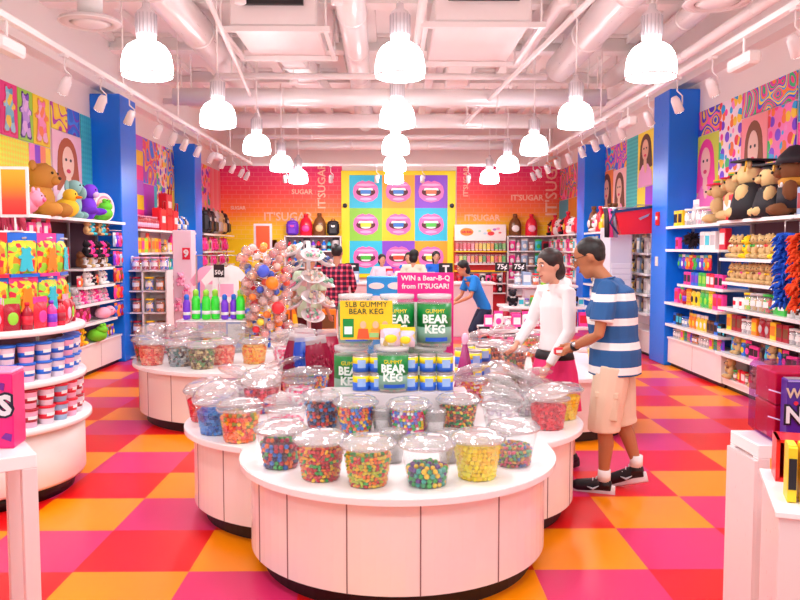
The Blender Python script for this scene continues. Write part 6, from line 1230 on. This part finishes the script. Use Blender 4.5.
# the man in the striped polo
mr_, j, s = person('man in a blue and white striped polo and beige shorts, looking down at his hands', (1.535, 5.42, 0), radians(-114), 1.76, '#b8734c',
    dict(hd=(0, -.15, 1.625), nk=(0, -.05, 1.475), ch=(0, .0, 1.28), wst=(0, .02, 1.08), pel=(0, .03, .93), sl=(.205, .0, 1.42), sr=(-.205, .0, 1.42), el=(.27, -.04, 1.12), wl=(.14, -.24, 1.01), er=(-.25, -.02, 1.13), wr=(-.03, -.24, 1.02),
         hl=(.1, .03, .9), hr=(-.1, .03, .9), kl=(.1, -.02, .49), kr=(-.1, .06, .49), al=(.09, -.02, .1), ar=(-.11, .17, .17), tl=(.1, -.2, .045), tr=(-.12, .0, .045), tilt=.42, hs=1.16), top_m=stripes_mat(.875, .166, .3, '#285a94', '#f4f0ee'), bottom='#e8cdb4', kind='shorts', vox=.0075, bulk=1.16, deep=1.16, socks=True, shoes='#15151c')
HM = T(*j['hd']) @ Rx(.42) @ Matrix.Scale(1.16, 4)
gl = MB()
for q in (-1, 1):
    pts = [(q*.031+.022*cos(t*pi/6), -.098, .02+.015*sin(t*pi/6)) for t in range(13)]; gl.tube(pts, .0018, 5, M=HM); gl.tube([(q*.053, -.096, .024), (q*.078, -.05, .024), (q*.08, .02, .015)], .0018, 5, M=HM)
gl.tube([(-.01, -.1, .024), (.01, -.1, .024)], .0018, 5, M=HM); gl.build('glasses', mat('#1a1618', .3), mr_)
W_ = j['wl']; d = (j['wl']-j['el']).normalized(); wa = MB().tube([W_-d*.045, W_-d*.018], .034, 14).build('wristwatch', mat('#1a1416', .4), mr_); MB().ball(tuple(W_-d*.03+V((.03, 0, .015))), (.014, .018, .016), 10).build('watch_face', STEEL, wa)
MB().tube([j['nk']+V((.06*cos(t*pi/6), .06*sin(t*pi/6)*.9+.005, .005+.012*sin(t*pi/6))) for t in range(13)], .016, 8, flat=(.5, 1.2)).build('collar', mat('#285a94', .85), mr_)
pk = MB(); K = j['hl'].lerp(j['kl'], .62); pk.box(tuple(K+V((.095, .01, -.03))), (.02, .15, .17), bev=.008).box(tuple(K+V((.1, .01, .06))), (.02, .16, .045), bev=.006); pk.build('cargo_pocket', mat('#e2c6ac', .85), mr_)
hp = MB().box((0, 0, 0), (.07, .045, .05), bev=.008).build('candy_packet', mat('#e8283a', .3)); wp = Matrix.LocRotScale(mr_.location, mr_.rotation_euler, None) @ (j['wl']+V((-.05, -.1, -.035))); hp.location = wp; tag(hp, "small red packet held in the striped-shirt man's hands", 'packet')
MB().box((0, -.024, 0), (.05, .004, .02)).build('white_label', WHITE, hp)
# the woman in the white jacket
w_, j, s = person('woman in a white hooded jacket and bright pink skirt, smiling down at the tubs', (1.27, 6.02, 0), radians(-66), 1.69, '#e0a084',
    dict(hd=(0, -.06, 1.62), nk=(0, -.01, 1.47), el=(.24, -.04, 1.12), wl=(.2, -.2, .86), er=(-.22, -.08, 1.15), wr=(-.12, -.28, 1.0), sl=(.175, .0, 1.41), sr=(-.175, .0, 1.41), al=(.1, .1, .12), ar=(-.1, -.02, .09), kl=(.1, .03, .5), tl=(.11, -.06, .035), tr=(-.11, -.19, .035), tilt=.2, hs=1.12), top='#f6efee', bottom='#f0327a', kind='skirt', sleeve='long', hair='#2a1612', vox=.008, female=True, hood=True, hem=.48)
w_.children[0]
# shoppers and staff further down the shop
def far(label, x, y, rz, h, **k):
    p = aty(x, 247, y); return person(label, (p.x, y, 0), rz, h, k.pop('skin', '#c98a6a'), vox=.014, **k)
far('person in a dark red checked shirt seen from behind, near the till', 337, 11.6, radians(170), 1.74, top_m=plaid_mat(), sleeve='long', bottom='#8a8f9a', hair='#140e0e', face=False, J=dict(el=(.25, -.02, 1.15), er=(-.25, -.02, 1.15), wl=(.18, -.25, 1.05), wr=(-.18, -.25, 1.05)))
far('clerk in a bright blue t-shirt and dark jeans, leaning over the low table', 479, 12.0, radians(-75), 1.62, top='#1a86e0', bottom='#1c2440', hair='#1a1010', female=True, skin='#d8926c', J=dict(pel=(0, .1, .8), wst=(0, .04, .98), ch=(0, -.08, 1.2), nk=(0, -.2, 1.36), hd=(0, -.28, 1.5), sl=(.17, -.14, 1.32), sr=(-.17, -.14, 1.32), el=(.22, -.22, 1.05), er=(-.22, -.22, 1.05), wl=(.12, -.42, .95), wr=(-.12, -.42, .92), hl=(.09, .1, .78), hr=(-.09, .1, .78), kl=(.12, -.16, .48), kr=(-.1, -.08, .46), tilt=.3))
far('cashier in blue t-shirt with long dark hair behind the counter near the jelly beans', 436, 15.9, radians(10), 1.62, top='#1a6ad8', bottom='#202030', longhair=True, female=True, skin='#d89a78')
far('person in a pale green and white shirt seen from behind at the till', 414, 13.9, radians(160), 1.66, top='#e8f0d8', bottom='#30303a', hair='#120c0c', female=True, face=False, skin='#d89a78')
far('cashier in a blue t-shirt partly hidden by the customer in pale green', 409, 15.9, radians(-20), 1.6, top='#1a7ae0', bottom='#202030', female=True, skin='#d89a78')
far('person in a pale pink top with dark hair at the middle of the counter', 382, 15.9, radians(15), 1.56, top='#f8d8e4', bottom='#202030', hair='#1a0c10', female=True, skin='#d89a78')
far('shopper in maroon trousers standing behind the tilted sweet bowls', 309, 10.1, radians(150), 1.66, top='#c8e0c0', bottom='#5a1420', face=False)
